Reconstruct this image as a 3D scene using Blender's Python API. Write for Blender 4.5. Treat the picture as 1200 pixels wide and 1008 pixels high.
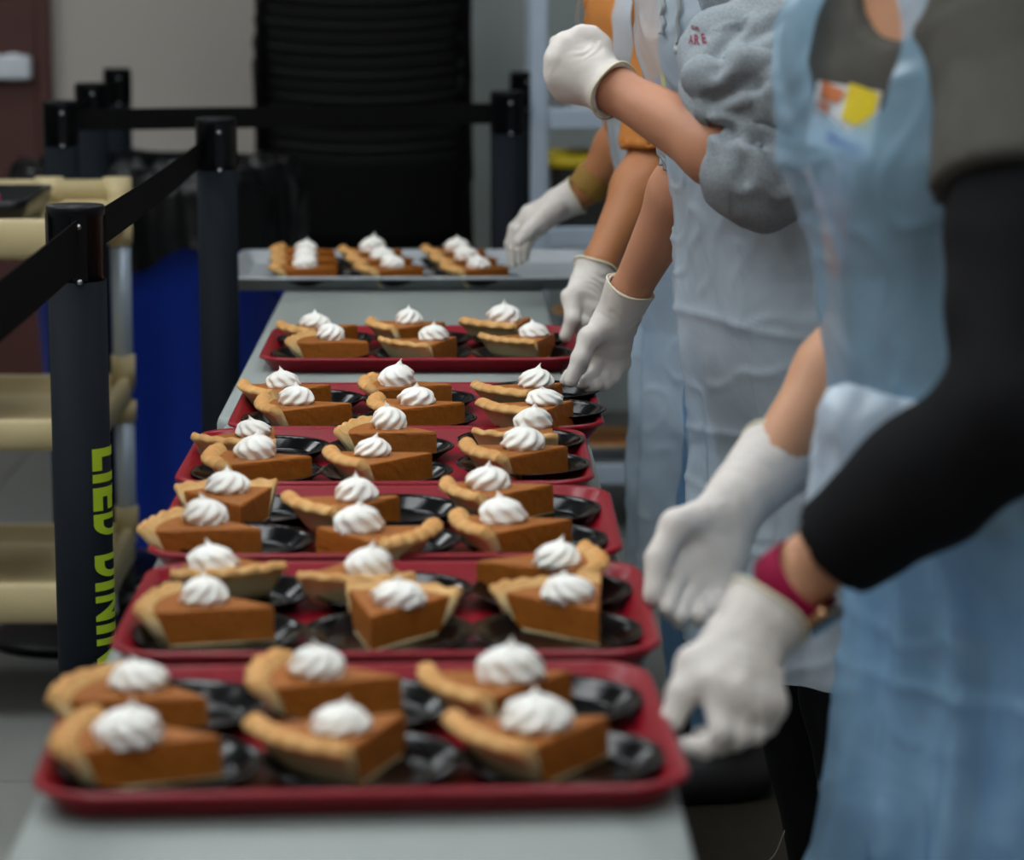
import bpy, bmesh, math, random
import numpy as np
from mathutils import Vector, Matrix, noise as mnoise

random.seed(7); np.random.seed(7)
for o in list(bpy.data.objects): bpy.data.objects.remove(o, do_unlink=True)
C = bpy.context.scene.collection
R = math.radians

# ------------------------------------------------------------------ camera
FPX, W, H = 3300.0, 1200.0, 1008.0
CZ = 1.33
PITCH = math.atan(566.0 / FPX)
YAW = math.atan(55.0 / FPX * math.cos(PITCH))
fwd = Vector((math.sin(YAW) * math.cos(PITCH), math.cos(YAW) * math.cos(PITCH), -math.sin(PITCH)))
rgt = Vector((math.cos(YAW), -math.sin(YAW), 0))
upv = rgt.cross(fwd)
cam_d = bpy.data.cameras.new('camera'); cam = bpy.data.objects.new('camera', cam_d); C.objects.link(cam)
cam.location = (0, 0, CZ)
cam.rotation_euler = Matrix((rgt, upv, -fwd)).transposed().to_euler()
cam_d.sensor_width = 36.0; cam_d.lens = 36.0 * FPX / W
cam_d.clip_start = 0.05; cam_d.clip_end = 60
cam_d.dof.use_dof = True; cam_d.dof.focus_distance = 3.42; cam_d.dof.aperture_fstop = 4.6
bpy.context.scene.camera = cam

def ray(px, py):
    return fwd + rgt * ((px - W / 2) / FPX) - upv * ((py - H / 2) / FPX)
def P(px, py, depth):                      # point seen at a pixel, at distance `depth` down the room
    d = ray(px, py); return Vector((0, 0, CZ)) + d * (depth / d.y)
def onz(px, py, z):                        # point seen at a pixel, on the level z
    d = ray(px, py); return Vector((0, 0, CZ)) + d * ((z - CZ) / d.z)

# ------------------------------------------------------------------ world, exposure
sc = bpy.context.scene
w = bpy.data.worlds.new('world'); sc.world = w; w.use_nodes = True
w.node_tree.nodes['Background'].inputs[0].default_value = (0.5, 0.55, 0.6, 1)
w.node_tree.nodes['Background'].inputs[1].default_value = 0.02
sc.view_settings.view_transform = 'Standard'; sc.view_settings.look = 'None'
sc.view_settings.gamma = 1.0; sc.view_settings.use_curve_mapping = False
sc.view_settings.exposure = -0.06
LAMP_W = 21.0      # watts of each ceiling fixture
# ceiling fixtures: (x, y, strength); the pair behind the camera is added front fill
LAMPS = [(-0.75, 1.3, .6), (0.55, 1.3, .65), (-0.75, 3.3, 1.0), (0.55, 3.3, .9), (-0.75, 5.3, .4), (0.55, 5.3, .5), (-0.75, -.7, 1.0), (0.55, -.7, 1.0), (-2.1, 3.0, 2.3), (-2.1, 6.4, .8)]

# ------------------------------------------------------------------ helpers
def srgb(r, g, b):
    f = lambda c: (c / 255 / 12.92) if c / 255 <= .04045 else ((c / 255 + .055) / 1.055) ** 2.4
    return (f(r), f(g), f(b), 1)
def mat(name, col, rough=.5, metal=0., var=.12, vscale=20., bump=0., bscale=60., spec=.5, sss=0., col2=None, coat=0.):
    m = bpy.data.materials.new(name); m.use_nodes = True
    nt = m.node_tree; b = nt.nodes['Principled BSDF']
    b.inputs['Roughness'].default_value = rough; b.inputs['Metallic'].default_value = metal
    b.inputs['Specular IOR Level'].default_value = spec
    if coat: b.inputs['Coat Weight'].default_value = coat; b.inputs['Coat Roughness'].default_value = .1
    if sss:
        b.inputs['Subsurface Weight'].default_value = sss; b.inputs['Subsurface Radius'].default_value = (.01, .006, .004)
        b.inputs['Subsurface Scale'].default_value = .4
    tc = nt.nodes.new('ShaderNodeTexCoord')
    n = nt.nodes.new('ShaderNodeTexNoise'); n.inputs['Scale'].default_value = vscale; n.inputs['Detail'].default_value = 4
    nt.links.new(tc.outputs['Object'], n.inputs['Vector'])
    mx = nt.nodes.new('ShaderNodeMix'); mx.data_type = 'RGBA'
    c2 = col2 or tuple(max(0, c * (1 - 2 * var)) for c in col[:3]) + (1,)
    mx.inputs[6].default_value = col if col2 else tuple(min(1, c * (1 + var)) for c in col[:3]) + (1,)
    mx.inputs[7].default_value = c2
    nt.links.new(n.outputs['Fac'], mx.inputs[0]); nt.links.new(mx.outputs[2], b.inputs['Base Color'])
    if bump:
        n2 = nt.nodes.new('ShaderNodeTexNoise'); n2.inputs['Scale'].default_value = bscale; n2.inputs['Detail'].default_value = 3
        nt.links.new(tc.outputs['Object'], n2.inputs['Vector'])
        bp = nt.nodes.new('ShaderNodeBump'); bp.inputs['Strength'].default_value = bump; bp.inputs['Distance'].default_value = .002
        nt.links.new(n2.outputs['Fac'], bp.inputs['Height']); nt.links.new(bp.outputs[0], b.inputs['Normal'])
    return m
def tag(o, label=None, cat=None, group=None, kind=None):
    if label: o['label'] = label
    if cat: o['category'] = cat
    if group: o['group'] = group
    if kind: o['kind'] = kind
    return o
def empty(name, loc, label, cat, group=None, rz=0):
    o = bpy.data.objects.new(name, None); C.objects.link(o); o.location = loc; o.rotation_euler = (0, 0, rz)
    o.empty_display_size = .05
    return tag(o, label, cat, group)
def link(name, me, m, parent=None, smooth=True, loc=(0, 0, 0)):
    if m and not me.materials: me.materials.append(m)
    if smooth is True: me.polygons.foreach_set('use_smooth', [True] * len(me.polygons))
    o = bpy.data.objects.new(name, me); C.objects.link(o); o.location = loc
    if parent: o.parent = parent
    return o
def mesh(verts, faces, name='m'):
    me = bpy.data.meshes.new(name); me.from_pydata([tuple(v) for v in verts], [], [tuple(f) for f in faces]); me.update(); return me
def bm_mesh(bm, name='m', recalc=True):
    if recalc: bmesh.ops.recalc_face_normals(bm, faces=bm.faces)
    me = bpy.data.meshes.new(name); bm.to_mesh(me); bm.free(); return me
def box(bm, x0, x1, y0, y1, z0, z1, bev=0., seg=2):
    vs = [bm.verts.new((x, y, z)) for z in (z0, z1) for y in (y0, y1) for x in (x0, x1)]
    fs = [bm.faces.new([vs[i] for i in f]) for f in ((0, 2, 3, 1), (4, 5, 7, 6), (0, 1, 5, 4), (2, 6, 7, 3), (0, 4, 6, 2), (1, 3, 7, 5))]
    if bev:
        es = list({e for f in fs for e in f.edges})
        bmesh.ops.bevel(bm, geom=es, offset=bev, segments=seg, profile=.5, affect='EDGES')
    return vs
def obox(name, m, parent, x0, x1, y0, y1, z0, z1, bev=0., seg=2):
    bm = bmesh.new(); box(bm, x0, x1, y0, y1, z0, z1, bev, seg)
    return link(name, bm_mesh(bm), m, parent, smooth=False)
def revolve(bm, prof, n=32, c=(0, 0, 0), mod=None, close=True):
    rings = []
    for j, (r, z) in enumerate(prof):
        ring = []
        for i in range(n):
            a = 2 * math.pi * i / n
            rr, zz = (r, z) if mod is None else mod(r, z, a, j)
            ring.append(bm.verts.new((c[0] + rr * math.cos(a), c[1] + rr * math.sin(a), c[2] + zz)))
        rings.append(ring)
    for a, b in zip(rings, rings[1:]):
        for i in range(n):
            bm.faces.new((a[i], a[(i + 1) % n], b[(i + 1) % n], b[i]))
    if close:
        bm.faces.new(rings[0]); bm.faces.new(rings[-1])
    return rings
def tube(bm, pts, r, n=10, cap=True):
    pts = [Vector(p) for p in pts]; rings = []
    rs = r if isinstance(r, (list, tuple)) else [r] * len(pts)
    prev = None
    for i, p in enumerate(pts):
        t = (pts[min(i + 1, len(pts) - 1)] - pts[max(i - 1, 0)]).normalized()
        if prev is None:
            u = t.orthogonal().normalized()
        else:
            u = (prev - t * prev.dot(t)).normalized()
        prev = u; v = t.cross(u)
        rings.append([bm.verts.new(p + (u * math.cos(2 * math.pi * k / n) + v * math.sin(2 * math.pi * k / n)) * rs[i]) for k in range(n)])
    for a, b in zip(rings, rings[1:]):
        for k in range(n): bm.faces.new((a[k], a[(k + 1) % n], b[(k + 1) % n], b[k]))
    if cap: bm.faces.new(rings[0]); bm.faces.new(rings[-1])
def rrect(hx, hy, rad, n=6):
    pts = []
    for cx, cy, a0 in ((hx - rad, hy - rad, 0), (-hx + rad, hy - rad, 90), (-hx + rad, -hy + rad, 180), (hx - rad, -hy + rad, 270)):
        for k in range(n + 1):
            a = R(a0 + 90 * k / n); pts.append((cx + rad * math.cos(a), cy + rad * math.sin(a)))
    return pts
def rr_loft(bm, hx, hy, rad, prof, n=6):
    rings = []
    for inset, z in prof:
        rr = max(.006, rad - inset)
        rings.append([bm.verts.new((x, y, z)) for x, y in rrect(hx - inset, hy - inset, rr, n)])
    m = len(rings[0])
    for a, b in zip(rings, rings[1:]):
        for i in range(m): bm.faces.new((a[i], a[(i + 1) % m], b[(i + 1) % m], b[i]))
    bm.faces.new(rings[0]); bm.faces.new(rings[-1])
def sm(a, b, x):
    t = min(1, max(0, (x - a) / (b - a))); return t * t * (3 - 2 * t)

# ---- distance-field modelling (bodies, clothes, gloved hands)
class Field:
    def __init__(s, lo, hi, h):
        s.lo = np.array(lo, dtype=np.float32); s.h = h
        s.n = np.ceil((np.array(hi) - np.array(lo)) / h).astype(int) + 1
        s.V = np.full(tuple(s.n), .08, dtype=np.float32)
        s.ax = [s.lo[i] + h * np.arange(s.n[i], dtype=np.float32) for i in range(3)]
    def sub(s, lo, hi, pad):
        sl = []
        for i in range(3):
            a = int(max(0, math.floor((lo[i] - pad - s.lo[i]) / s.h))); b = int(min(s.n[i], math.ceil((hi[i] + pad - s.lo[i]) / s.h) + 1))
            sl.append(slice(a, max(a, b)))
        X, Y, Z = np.meshgrid(*[s.ax[i][sl[i]] for i in range(3)], indexing='ij', sparse=True)
        return tuple(sl), X, Y, Z
    def join(s, sl, d, k, cut=False):
        A = s.V[sl]
        if cut:
            s.V[sl] = np.maximum(A, -d); return
        if k <= 0: s.V[sl] = np.minimum(A, d); return
        hh = np.clip(.5 + .5 * (d - A) / k, 0, 1)
        s.V[sl] = d * (1 - hh) + A * hh - k * hh * (1 - hh)
    def cap(s, a, b, ra, rb=None, k=.012, cut=False, bounded=False):
        rb = ra if rb is None else rb
        a = np.array(a, dtype=np.float32); b = np.array(b, dtype=np.float32); m = max(ra, rb)
        sl, X, Y, Z = s.sub(np.minimum(a, b) - m, np.maximum(a, b) + m, .05)
        if s.V[sl].size == 0: return
        ab = b - a; L2 = float(ab @ ab) + 1e-9
        t0 = ((X - a[0]) * ab[0] + (Y - a[1]) * ab[1] + (Z - a[2]) * ab[2]) / L2
        t = np.clip(t0, 0, 1)
        d = np.sqrt((X - a[0] - t * ab[0]) ** 2 + (Y - a[1] - t * ab[1]) ** 2 + (Z - a[2] - t * ab[2]) ** 2) - (ra + (rb - ra) * t)
        if bounded:
            L = math.sqrt(L2); d = np.maximum(d, np.maximum(-t0 * L, (t0 - 1) * L))
        s.join(sl, d.astype(np.float32), k, cut)
    def ell(s, c, r, k=.01, cut=False, rot=None):
        m = max(r); sl, X, Y, Z = s.sub([c[i] - m for i in range(3)], [c[i] + m for i in range(3)], .05)
        if s.V[sl].size == 0: return
        dx, dy, dz = X - c[0], Y - c[1], Z - c[2]
        if rot is not None:
            q = rot
            dx, dy, dz = (q[0][0] * dx + q[0][1] * dy + q[0][2] * dz, q[1][0] * dx + q[1][1] * dy + q[1][2] * dz, q[2][0] * dx + q[2][1] * dy + q[2][2] * dz)
        k0 = np.sqrt((dx / r[0]) ** 2 + (dy / r[1]) ** 2 + (dz / r[2]) ** 2)
        k1 = np.sqrt((dx / r[0] ** 2) ** 2 + (dy / r[1] ** 2) ** 2 + (dz / r[2] ** 2) ** 2) + 1e-6
        s.join(sl, (k0 * (k0 - 1) / k1).astype(np.float32), k, cut)
    def ring(s, c, n, rad, r, k=.003):
        n = np.array(n, dtype=np.float32); n = n / np.linalg.norm(n)
        sl, X, Y, Z = s.sub([c[i] - rad - r for i in range(3)], [c[i] + rad + r for i in range(3)], .02)
        dx, dy, dz = X - c[0], Y - c[1], Z - c[2]
        ax = dx * n[0] + dy * n[1] + dz * n[2]
        rr = np.sqrt(np.maximum(dx * dx + dy * dy + dz * dz - ax * ax, 0))
        s.join(sl, (np.sqrt((rr - rad) ** 2 + ax * ax) - r).astype(np.float32), k)
    def torso(s, T, off, z0, z1, k=.03):
        lo = [T.bb[0] - .1, T.bb[1] - .1, z0]; hi = [T.bb[2] + .1, T.bb[3] + .1, z1]
        sl, X, Y, Z = s.sub(lo, hi, .03)
        zz = Z.ravel(); cx, cy, wd, dp = T.arr(zz)
        sh = (1, 1, -1); cx, cy, wd, dp = [q.reshape(sh).astype(np.float32) for q in (cx, cy, wd + off, dp + off)]
        u = (X - cx) * T.L[0] + (Y - cy) * T.L[1]; v = (X - cx) * T.F[0] + (Y - cy) * T.F[1]
        q = np.sqrt((u / wd) ** 2 + (v / dp) ** 2)
        d = (q - 1) * np.minimum(wd, dp)
        d = np.maximum(d, np.maximum(z0 - Z, Z - z1))
        s.join(sl, d.astype(np.float32), k)
    def clip_below(s, z):
        Z = s.ax[2].reshape(1, 1, -1); s.V = np.maximum(s.V, z - Z)
    def get(s):
        V = s.V; S = V < 0; nx, ny, nz = [n - 1 for n in V.shape]
        cs = [V[i:nx + i, j:ny + j, k:nz + k] for i in (0, 1) for j in (0, 1) for k in (0, 1)]
        neg = sum((c < 0).astype(np.int8) for c in cs)
        act = (neg > 0) & (neg < 8); idx = np.full((nx, ny, nz), -1, dtype=np.int64)
        I = np.argwhere(act); idx[act] = np.arange(len(I))
        vals = np.stack([c[act] for c in cs], 1)
        corner = np.array([(i, j, k) for i in (0, 1) for j in (0, 1) for k in (0, 1)], dtype=np.float32)
        acc = np.zeros((len(I), 3)); cnt = np.zeros(len(I))
        for a in range(8):
            for b in range(a + 1, 8):
                if np.abs(corner[a] - corner[b]).sum() != 1: continue
                va, vb = vals[:, a], vals[:, b]; m = (va < 0) != (vb < 0)
                t = np.where(m, va / np.where(m, va - vb, 1), 0)
                acc += np.where(m[:, None], corner[a] + t[:, None] * (corner[b] - corner[a]), 0); cnt += m
        verts = s.lo + s.h * (I + acc / cnt[:, None])
        faces = []
        for ax in range(3):
            o1, o2 = [(1, 2), (2, 0), (0, 1)][ax]
            sa = [slice(None)] * 3; sb = [slice(None)] * 3; sa[ax] = slice(0, -1); sb[ax] = slice(1, None)
            A = S[tuple(sa)]; B = S[tuple(sb)]
            E = np.argwhere(A != B)
            ok = (E[:, o1] > 0) & (E[:, o2] > 0) & (E[:, o1] < V.shape[o1] - 1) & (E[:, o2] < V.shape[o2] - 1); E = E[ok]
            if not len(E): continue
            flip = A[tuple(E.T)]
            q = []
            for d1, d2 in ((0, 0), (-1, 0), (-1, -1), (0, -1)):
                e = E.copy(); e[:, o1] += d1; e[:, o2] += d2; q.append(idx[tuple(e.T)])
            q = np.stack(q, 1); q[~flip] = q[~flip][:, ::-1]
            faces.append(q)
        return verts, np.concatenate(faces)
def np_mesh(v, f, base=(0, 0, 0)):
    me = bpy.data.meshes.new('m'); v = np.asarray(v) - np.array(base)
    me.vertices.add(len(v)); me.vertices.foreach_set('co', v.astype(np.float32).ravel())
    f = np.asarray(f); me.loops.add(f.size); me.loops.foreach_set('vertex_index', f.astype(np.int32).ravel())
    me.polygons.add(len(f)); me.polygons.foreach_set('loop_start', np.arange(0, f.size, 4, dtype=np.int32))
    me.polygons.foreach_set('loop_total', np.full(len(f), 4, dtype=np.int32))
    me.update(calc_edges=True); me.validate(); return me
def vnormals(v, f):
    n = np.cross(v[f[:, 2]] - v[f[:, 0]], v[f[:, 3]] - v[f[:, 1]])
    N = np.zeros_like(v)
    for k in range(4): np.add.at(N, f[:, k], n)
    return N / (np.linalg.norm(N, axis=1, keepdims=True) + 1e-9)
def nz3(p, s, seed=0.):
    return np.array([mnoise.noise((q[0] * s + seed, q[1] * s + seed * 1.7, q[2] * s - seed)) for q in p])

# ------------------------------------------------------------------ materials
M = {}
M['wall'] = mat('beige_wall', srgb(196, 190, 182), .85, var=.04, vscale=3, bump=.1, bscale=200)
M['pier'] = mat('grey_green_paint', srgb(198, 210, 208), .8, var=.04, vscale=3, bump=.1, bscale=200)
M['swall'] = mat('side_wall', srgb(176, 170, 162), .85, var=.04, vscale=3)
M['ceil'] = mat('ceiling_white', srgb(150, 150, 148), .9, var=.03)
M['tbar'] = mat('ceiling_grid', srgb(220, 220, 215), .6, var=.03)
M['floor'] = mat('grey_floor', srgb(122, 124, 121), .5, var=.1, vscale=9, bump=.1, bscale=40)
M['seam'] = mat('floor_seam', srgb(70, 70, 68), .7)
M['door'] = mat('maroon_door', srgb(84, 44, 40), .5, var=.12, vscale=6)
M['steel'] = mat('brushed_steel', srgb(190, 196, 204), .3, metal=1., var=.06)
M['satin'] = mat('satin_panel', srgb(226, 234, 242), .4, var=.04)
M['alu'] = mat('aluminium', srgb(158, 163, 168), .5, metal=.3, var=.15, vscale=14, bump=.08)
M['rackmetal'] = mat('rack_alu', srgb(182, 198, 216), .45, metal=.4, var=.06)
M['blackpl'] = mat('black_plate_plastic', srgb(9, 9, 11), .15, var=.15, spec=.2)
M['postblk'] = mat('stanchion_black', srgb(22, 27, 33), .6, var=.12, spec=.06, vscale=120, bump=.15, bscale=500)
M['headblk'] = mat('stanchion_head', srgb(14, 16, 20), .4, var=.1, spec=.15)
M['belt'] = mat('black_belt', srgb(20, 20, 21), .9, spec=.03, var=.15, vscale=200, bump=.3, bscale=600)
M['lime'] = mat('lime_print', srgb(176, 205, 40), .5, var=.06)
M['bag'] = mat('black_bag', srgb(8, 10, 13), .3, var=.2, spec=.3)
M['blue'] = mat('blue_bin', srgb(12, 60, 190), .5, var=.08)
M['beige'] = mat('beige_cart', srgb(186, 170, 128), .5, var=.06, bump=.15, bscale=120)
M['chair'] = mat('black_chair', srgb(6, 6, 7), .7, var=.2, spec=.2)
M['chairrim'] = mat('chair_edge', srgb(12, 12, 13), .5, var=.2, spec=.25)
M['table'] = mat('table_grey', srgb(142, 149, 146), .5, spec=.3, var=.035, vscale=90, bump=.12, bscale=500)
M['tedge'] = mat('table_edge', srgb(150, 156, 156), .5)
M['tleg'] = mat('table_leg', srgb(60, 62, 64), .4, metal=.6)
M['tray'] = mat('maroon_tray', srgb(132, 8, 28), .32, var=.08, vscale=60, bump=.12, bscale=300, spec=.3)
M['cream'] = mat('whipped_cream', srgb(238, 236, 230), .45, var=.012, vscale=60, bump=.15, bscale=250, sss=.15, spec=.35)
M['glove'] = mat('latex_glove', srgb(212, 205, 199), .55, var=.03, vscale=40, bump=.22, bscale=170, sss=.08, spec=.3)
M['bead'] = mat('glove_cuff', srgb(218, 212, 184), .5, var=.03, vscale=40)
M['black'] = mat('black_cloth', srgb(16, 16, 19), .85, var=.2, vscale=60, bump=.3, bscale=500, spec=.15)
M['pants'] = mat('black_pants', srgb(15, 15, 18), .85, var=.2, vscale=60, spec=.15)
M['denim'] = mat('light_denim', srgb(104, 146, 186), .85, var=.15, vscale=60, bump=.3, bscale=400, spec=.15)
M['char'] = mat('charcoal_shirt', srgb(84, 82, 77), .85, var=.08, vscale=50, bump=.35, bscale=500, spec=.15)
M['hood'] = mat('heather_grey', srgb(150, 158, 164), .9, var=.22, vscale=320, bump=.5, bscale=500, spec=.1)
M['tan'] = mat('rust_tan_shirt', srgb(190, 122, 62), .85, var=.07, vscale=40, bump=.3, bscale=400, spec=.15)
M['ochre'] = mat('ochre_band', srgb(150, 112, 40), .7, var=.08)
M['crim'] = mat('crimson_band', srgb(140, 16, 58), .8, var=.12, vscale=120, bump=.4, bscale=500, spec=.2)
M['gold'] = mat('rose_gold', srgb(214, 168, 130), .25, metal=1.)
M['glass'] = mat('watch_glass', srgb(12, 12, 14), .08)
M['crimprint'] = mat('crimson_print', srgb(128, 24, 58), .8)
M['shoe'] = mat('dark_shoe', srgb(36, 36, 40), .6)
M['white'] = mat('white_card', srgb(225, 225, 225), .5)
M['yellow'] = mat('yellow_plastic', srgb(232, 205, 30), .45)
M['bluep'] = mat('blue_print', srgb(70, 80, 190), .5)
M['orangep'] = mat('orange_print', srgb(210, 120, 70), .5)
M['eye'] = mat('eye_white', srgb(230, 228, 224), .2)
M['cord'] = mat('drawstring', srgb(172, 178, 182), .8, bump=.5, bscale=900)
M['thread'] = mat('frayed_thread', srgb(180, 172, 160), .9)
M['red'] = mat('red_sock', srgb(150, 24, 30), .8)
def skin(name, c):
    return mat(name, c, .5, var=.07, vscale=30, bump=.12, bscale=350, sss=.12, spec=.35)
M['lips'] = mat('lips', srgb(150, 84, 78), .5)
M['skin1'] = skin('skin_a', srgb(204, 150, 116)); M['skin2'] = skin('skin_b', srgb(188, 132, 102)); M['skin3'] = skin('skin_c', srgb(176, 116, 76))
for i, c in enumerate(((60, 40, 28), (36, 26, 22), (28, 20, 18))): M['hair%d' % (i + 1)] = mat('hair_%s' % 'abc'[i], srgb(*c), .5, var=.2, vscale=80, bump=.4, bscale=300)

def crust_mat():
    m = mat('pie_crust', srgb(214, 160, 84), .6, bump=.35, bscale=260, spec=.3)
    nt = m.node_tree; b = nt.nodes['Principled BSDF']
    tc = [n for n in nt.nodes if n.type == 'TEX_COORD'][0]
    sp = nt.nodes.new('ShaderNodeSeparateXYZ'); nt.links.new(tc.outputs['Object'], sp.inputs[0])
    n = nt.nodes.new('ShaderNodeTexNoise'); n.inputs['Scale'].default_value = 70; n.inputs['Detail'].default_value = 4; nt.links.new(tc.outputs['Object'], n.inputs['Vector'])
    ma = nt.nodes.new('ShaderNodeMath'); ma.operation = 'MULTIPLY_ADD'; ma.inputs[1].default_value = .016; nt.links.new(n.outputs['Fac'], ma.inputs[0]); nt.links.new(sp.outputs['Z'], ma.inputs[2])
    mr = nt.nodes.new('ShaderNodeMapRange'); mr.inputs[1].default_value = .030; mr.inputs[2].default_value = .052; nt.links.new(ma.outputs[0], mr.inputs[0])
    cr = nt.nodes.new('ShaderNodeValToRGB'); cr.color_ramp.elements[0].color = srgb(214, 198, 152); cr.color_ramp.elements[1].color = srgb(196, 138, 74)
    e = cr.color_ramp.elements.new(.45); e.color = srgb(214, 174, 114)
    nt.links.new(mr.outputs[0], cr.inputs[0]); nt.links.new(cr.outputs[0], b.inputs['Base Color'])
    return m
M['crust'] = crust_mat()
M['fill'] = mat('pumpkin_filling', srgb(156, 90, 26), .5, var=.17, vscale=150, bump=.5, bscale=380, sss=.08, spec=.25)

def apron_mat(name, col, op, tint=(.8, .9, 1.)):
    m = bpy.data.materials.new(name); m.use_nodes = True; nt = m.node_tree; b = nt.nodes['Principled BSDF']; out = nt.nodes['Material Output']
    b.inputs['Base Color'].default_value = col; b.inputs['Roughness'].default_value = .2; b.inputs['Specular IOR Level'].default_value = .75
    tr = nt.nodes.new('ShaderNodeBsdfTransparent'); tr.inputs[0].default_value = tint + (1,)
    tl = nt.nodes.new('ShaderNodeBsdfTranslucent'); tl.inputs[0].default_value = col
    tc = nt.nodes.new('ShaderNodeTexCoord')
    n = nt.nodes.new('ShaderNodeTexNoise'); n.inputs['Scale'].default_value = 7; n.inputs['Detail'].default_value = 5; n.inputs['Distortion'].default_value = 1.2
    nt.links.new(tc.outputs['Object'], n.inputs['Vector'])
    mr = nt.nodes.new('ShaderNodeMapRange'); mr.inputs[1].default_value = .3; mr.inputs[2].default_value = .7; mr.inputs[3].default_value = op - .12; mr.inputs[4].default_value = op + .12
    nt.links.new(n.outputs['Fac'], mr.inputs[0])
    vo = nt.nodes.new('ShaderNodeTexNoise'); vo.noise_type = 'RIDGED_MULTIFRACTAL'; vo.inputs['Scale'].default_value = 4.5; vo.inputs['Detail'].default_value = 4; vo.inputs['Distortion'].default_value = .8
    nt.links.new(tc.outputs['Object'], vo.inputs['Vector'])
    bp = nt.nodes.new('ShaderNodeBump'); bp.inputs['Strength'].default_value = .7; bp.inputs['Distance'].default_value = .012
    nt.links.new(vo.outputs['Fac'], bp.inputs['Height']); nt.links.new(bp.outputs[0], b.inputs['Normal'])
    m1 = nt.nodes.new('ShaderNodeMixShader'); m1.inputs[0].default_value = .22; nt.links.new(b.outputs[0], m1.inputs[1]); nt.links.new(tl.outputs[0], m1.inputs[2])
    m2 = nt.nodes.new('ShaderNodeMixShader'); nt.links.new(mr.outputs[0], m2.inputs[0]); nt.links.new(tr.outputs[0], m2.inputs[1]); nt.links.new(m1.outputs[0], m2.inputs[2])
    nt.links.new(m2.outputs[0], out.inputs['Surface'])
    return m
M['apron1'] = apron_mat('blue_film_a', srgb(170, 212, 240), .52)
M['apron2'] = apron_mat('blue_film_b', srgb(220, 234, 246), .58)
M['apron3'] = apron_mat('blue_film_c', srgb(208, 226, 240), .68)
M['apront'] = apron_mat('blue_film_bunched', srgb(222, 236, 248), .82)

# ------------------------------------------------------------------ the room
TZ = .74
def struct(name, bm, m, parent=None):
    o = link(name, bm_mesh(bm), m, parent, smooth=False)
    if not parent: o['kind'] = 'structure'
    return o
XL, XR, YF, YB, ZC = -3.0, 3.4, -2.0, 8.2, 3.0
bm = bmesh.new(); box(bm, XL, XR, YF, YB, -.1, -.004)
floor = struct('floor', bm, M['seam'])
# floor tiles, each with its own edges (0.61 m sheets) where the picture can tell them apart
tile_me = None
TS = .915
y = YF
ti = 0
while y < YB - .05:
    x = XL
    while x < XR - .05:
        bx1, by1 = min(x + TS, XR), min(y + TS, YB)
        obox('floor_tile', M['floor'], floor, x + .002, bx1 - .002, y + .002, by1 - .002, -.004, 0)
        x += TS
    y += TS
bm = bmesh.new(); box(bm, XL, XR, YB, YB + .1, 0, ZC); struct('wall_back', bm, M['wall'])
bm = bmesh.new(); box(bm, XL - .1, XL, YF, YB, 0, ZC); struct('wall_left', bm, M['swall'])
bm = bmesh.new(); box(bm, XR, XR + .1, YF, YB, 0, ZC); struct('wall_right', bm, M['swall'])
bm = bmesh.new(); box(bm, XL, XR, YF - .1, YF, 0, ZC); struct('wall_front', bm, M['swall'])
bm = bmesh.new(); box(bm, -.2, XR, YB - .12, YB, 0, ZC); struct('wall_pier', bm, M['pier'])
bm = bmesh.new(); box(bm, XL, XR, YF, YB, ZC, ZC + .1); struct('ceiling', bm, M['ceil'])
bm = bmesh.new(); box(bm, -1.19, -.2, YB - .012, YB, 0, .1); struct('baseboard_back', bm, M['seam'])
# door
door = bpy.data.objects.new('door_1', None); C.objects.link(door); door.location = (-1.69, YB, 0); door['kind'] = 'structure'
obox('door_leaf', M['door'], door, -.46, .46, -.045, -.002, .01, 2.06, .004)
obox('door_frame', M['door'], door, .462, .5, -.06, 0, 0, 2.1, .003); obox('door_frame', M['door'], door, -.5, -.462, -.06, 0, 0, 2.1, .003)
obox('door_frame', M['door'], door, -.5, .5, -.06, 0, 2.062, 2.1, .003)
pb = obox('push_bar', M['satin'], door, -.40, .452, -.105, -.055, .957, 1.026, .012, 3)
obox('bar_mount', M['steel'], door, -.44, -.39, -.1, -.045, .95, 1.035, .006); obox('bar_mount', M['steel'], door, .38, .42, -.085, -.045, .955, 1.03, .004)
# ceiling fixtures, including the added fill pair behind the camera
for i, (x, y, s) in enumerate(LAMPS):
    pos = ['above the bare end of the table', 'above the helper in charcoal', 'above the middle trays', 'above the helper in the grey hoodie', 'above the blue bin', 'above the metal shelving', 'added as front fill past the bare table end, stanchion side', 'added as front fill past the bare table end, helper side', 'over the open floor beside the lettered stanchion', 'over the floor beside the door'][i]
    lm = empty('ceiling_light', (x, y, ZC), 'recessed white fluorescent ceiling light ' + pos, 'ceiling light', 'ceiling lights')
    bm = bmesh.new()
    for a in ((-.32, -.29, -.62, .62), (.29, .32, -.62, .62), (-.29, .29, -.62, -.59), (-.29, .29, .59, .62)): box(bm, a[0], a[1], a[2], a[3], -.03, 0)
    link('frame', bm_mesh(bm), M['tbar'], lm, smooth=False)
    em = bpy.data.materials.new('diffuser'); em.use_nodes = True
    b = em.node_tree.nodes['Principled BSDF']; b.inputs['Base Color'].default_value = (.8, .8, .8, 1)
    b.inputs['Emission Color'].default_value = (.93, .98, 1, 1); b.inputs['Emission Strength'].default_value = LAMP_W * s / (.58 * 1.18 * math.pi)
    obox('diffuser', em, lm, -.29, .29, -.59, .59, -.016, -.01)

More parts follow.
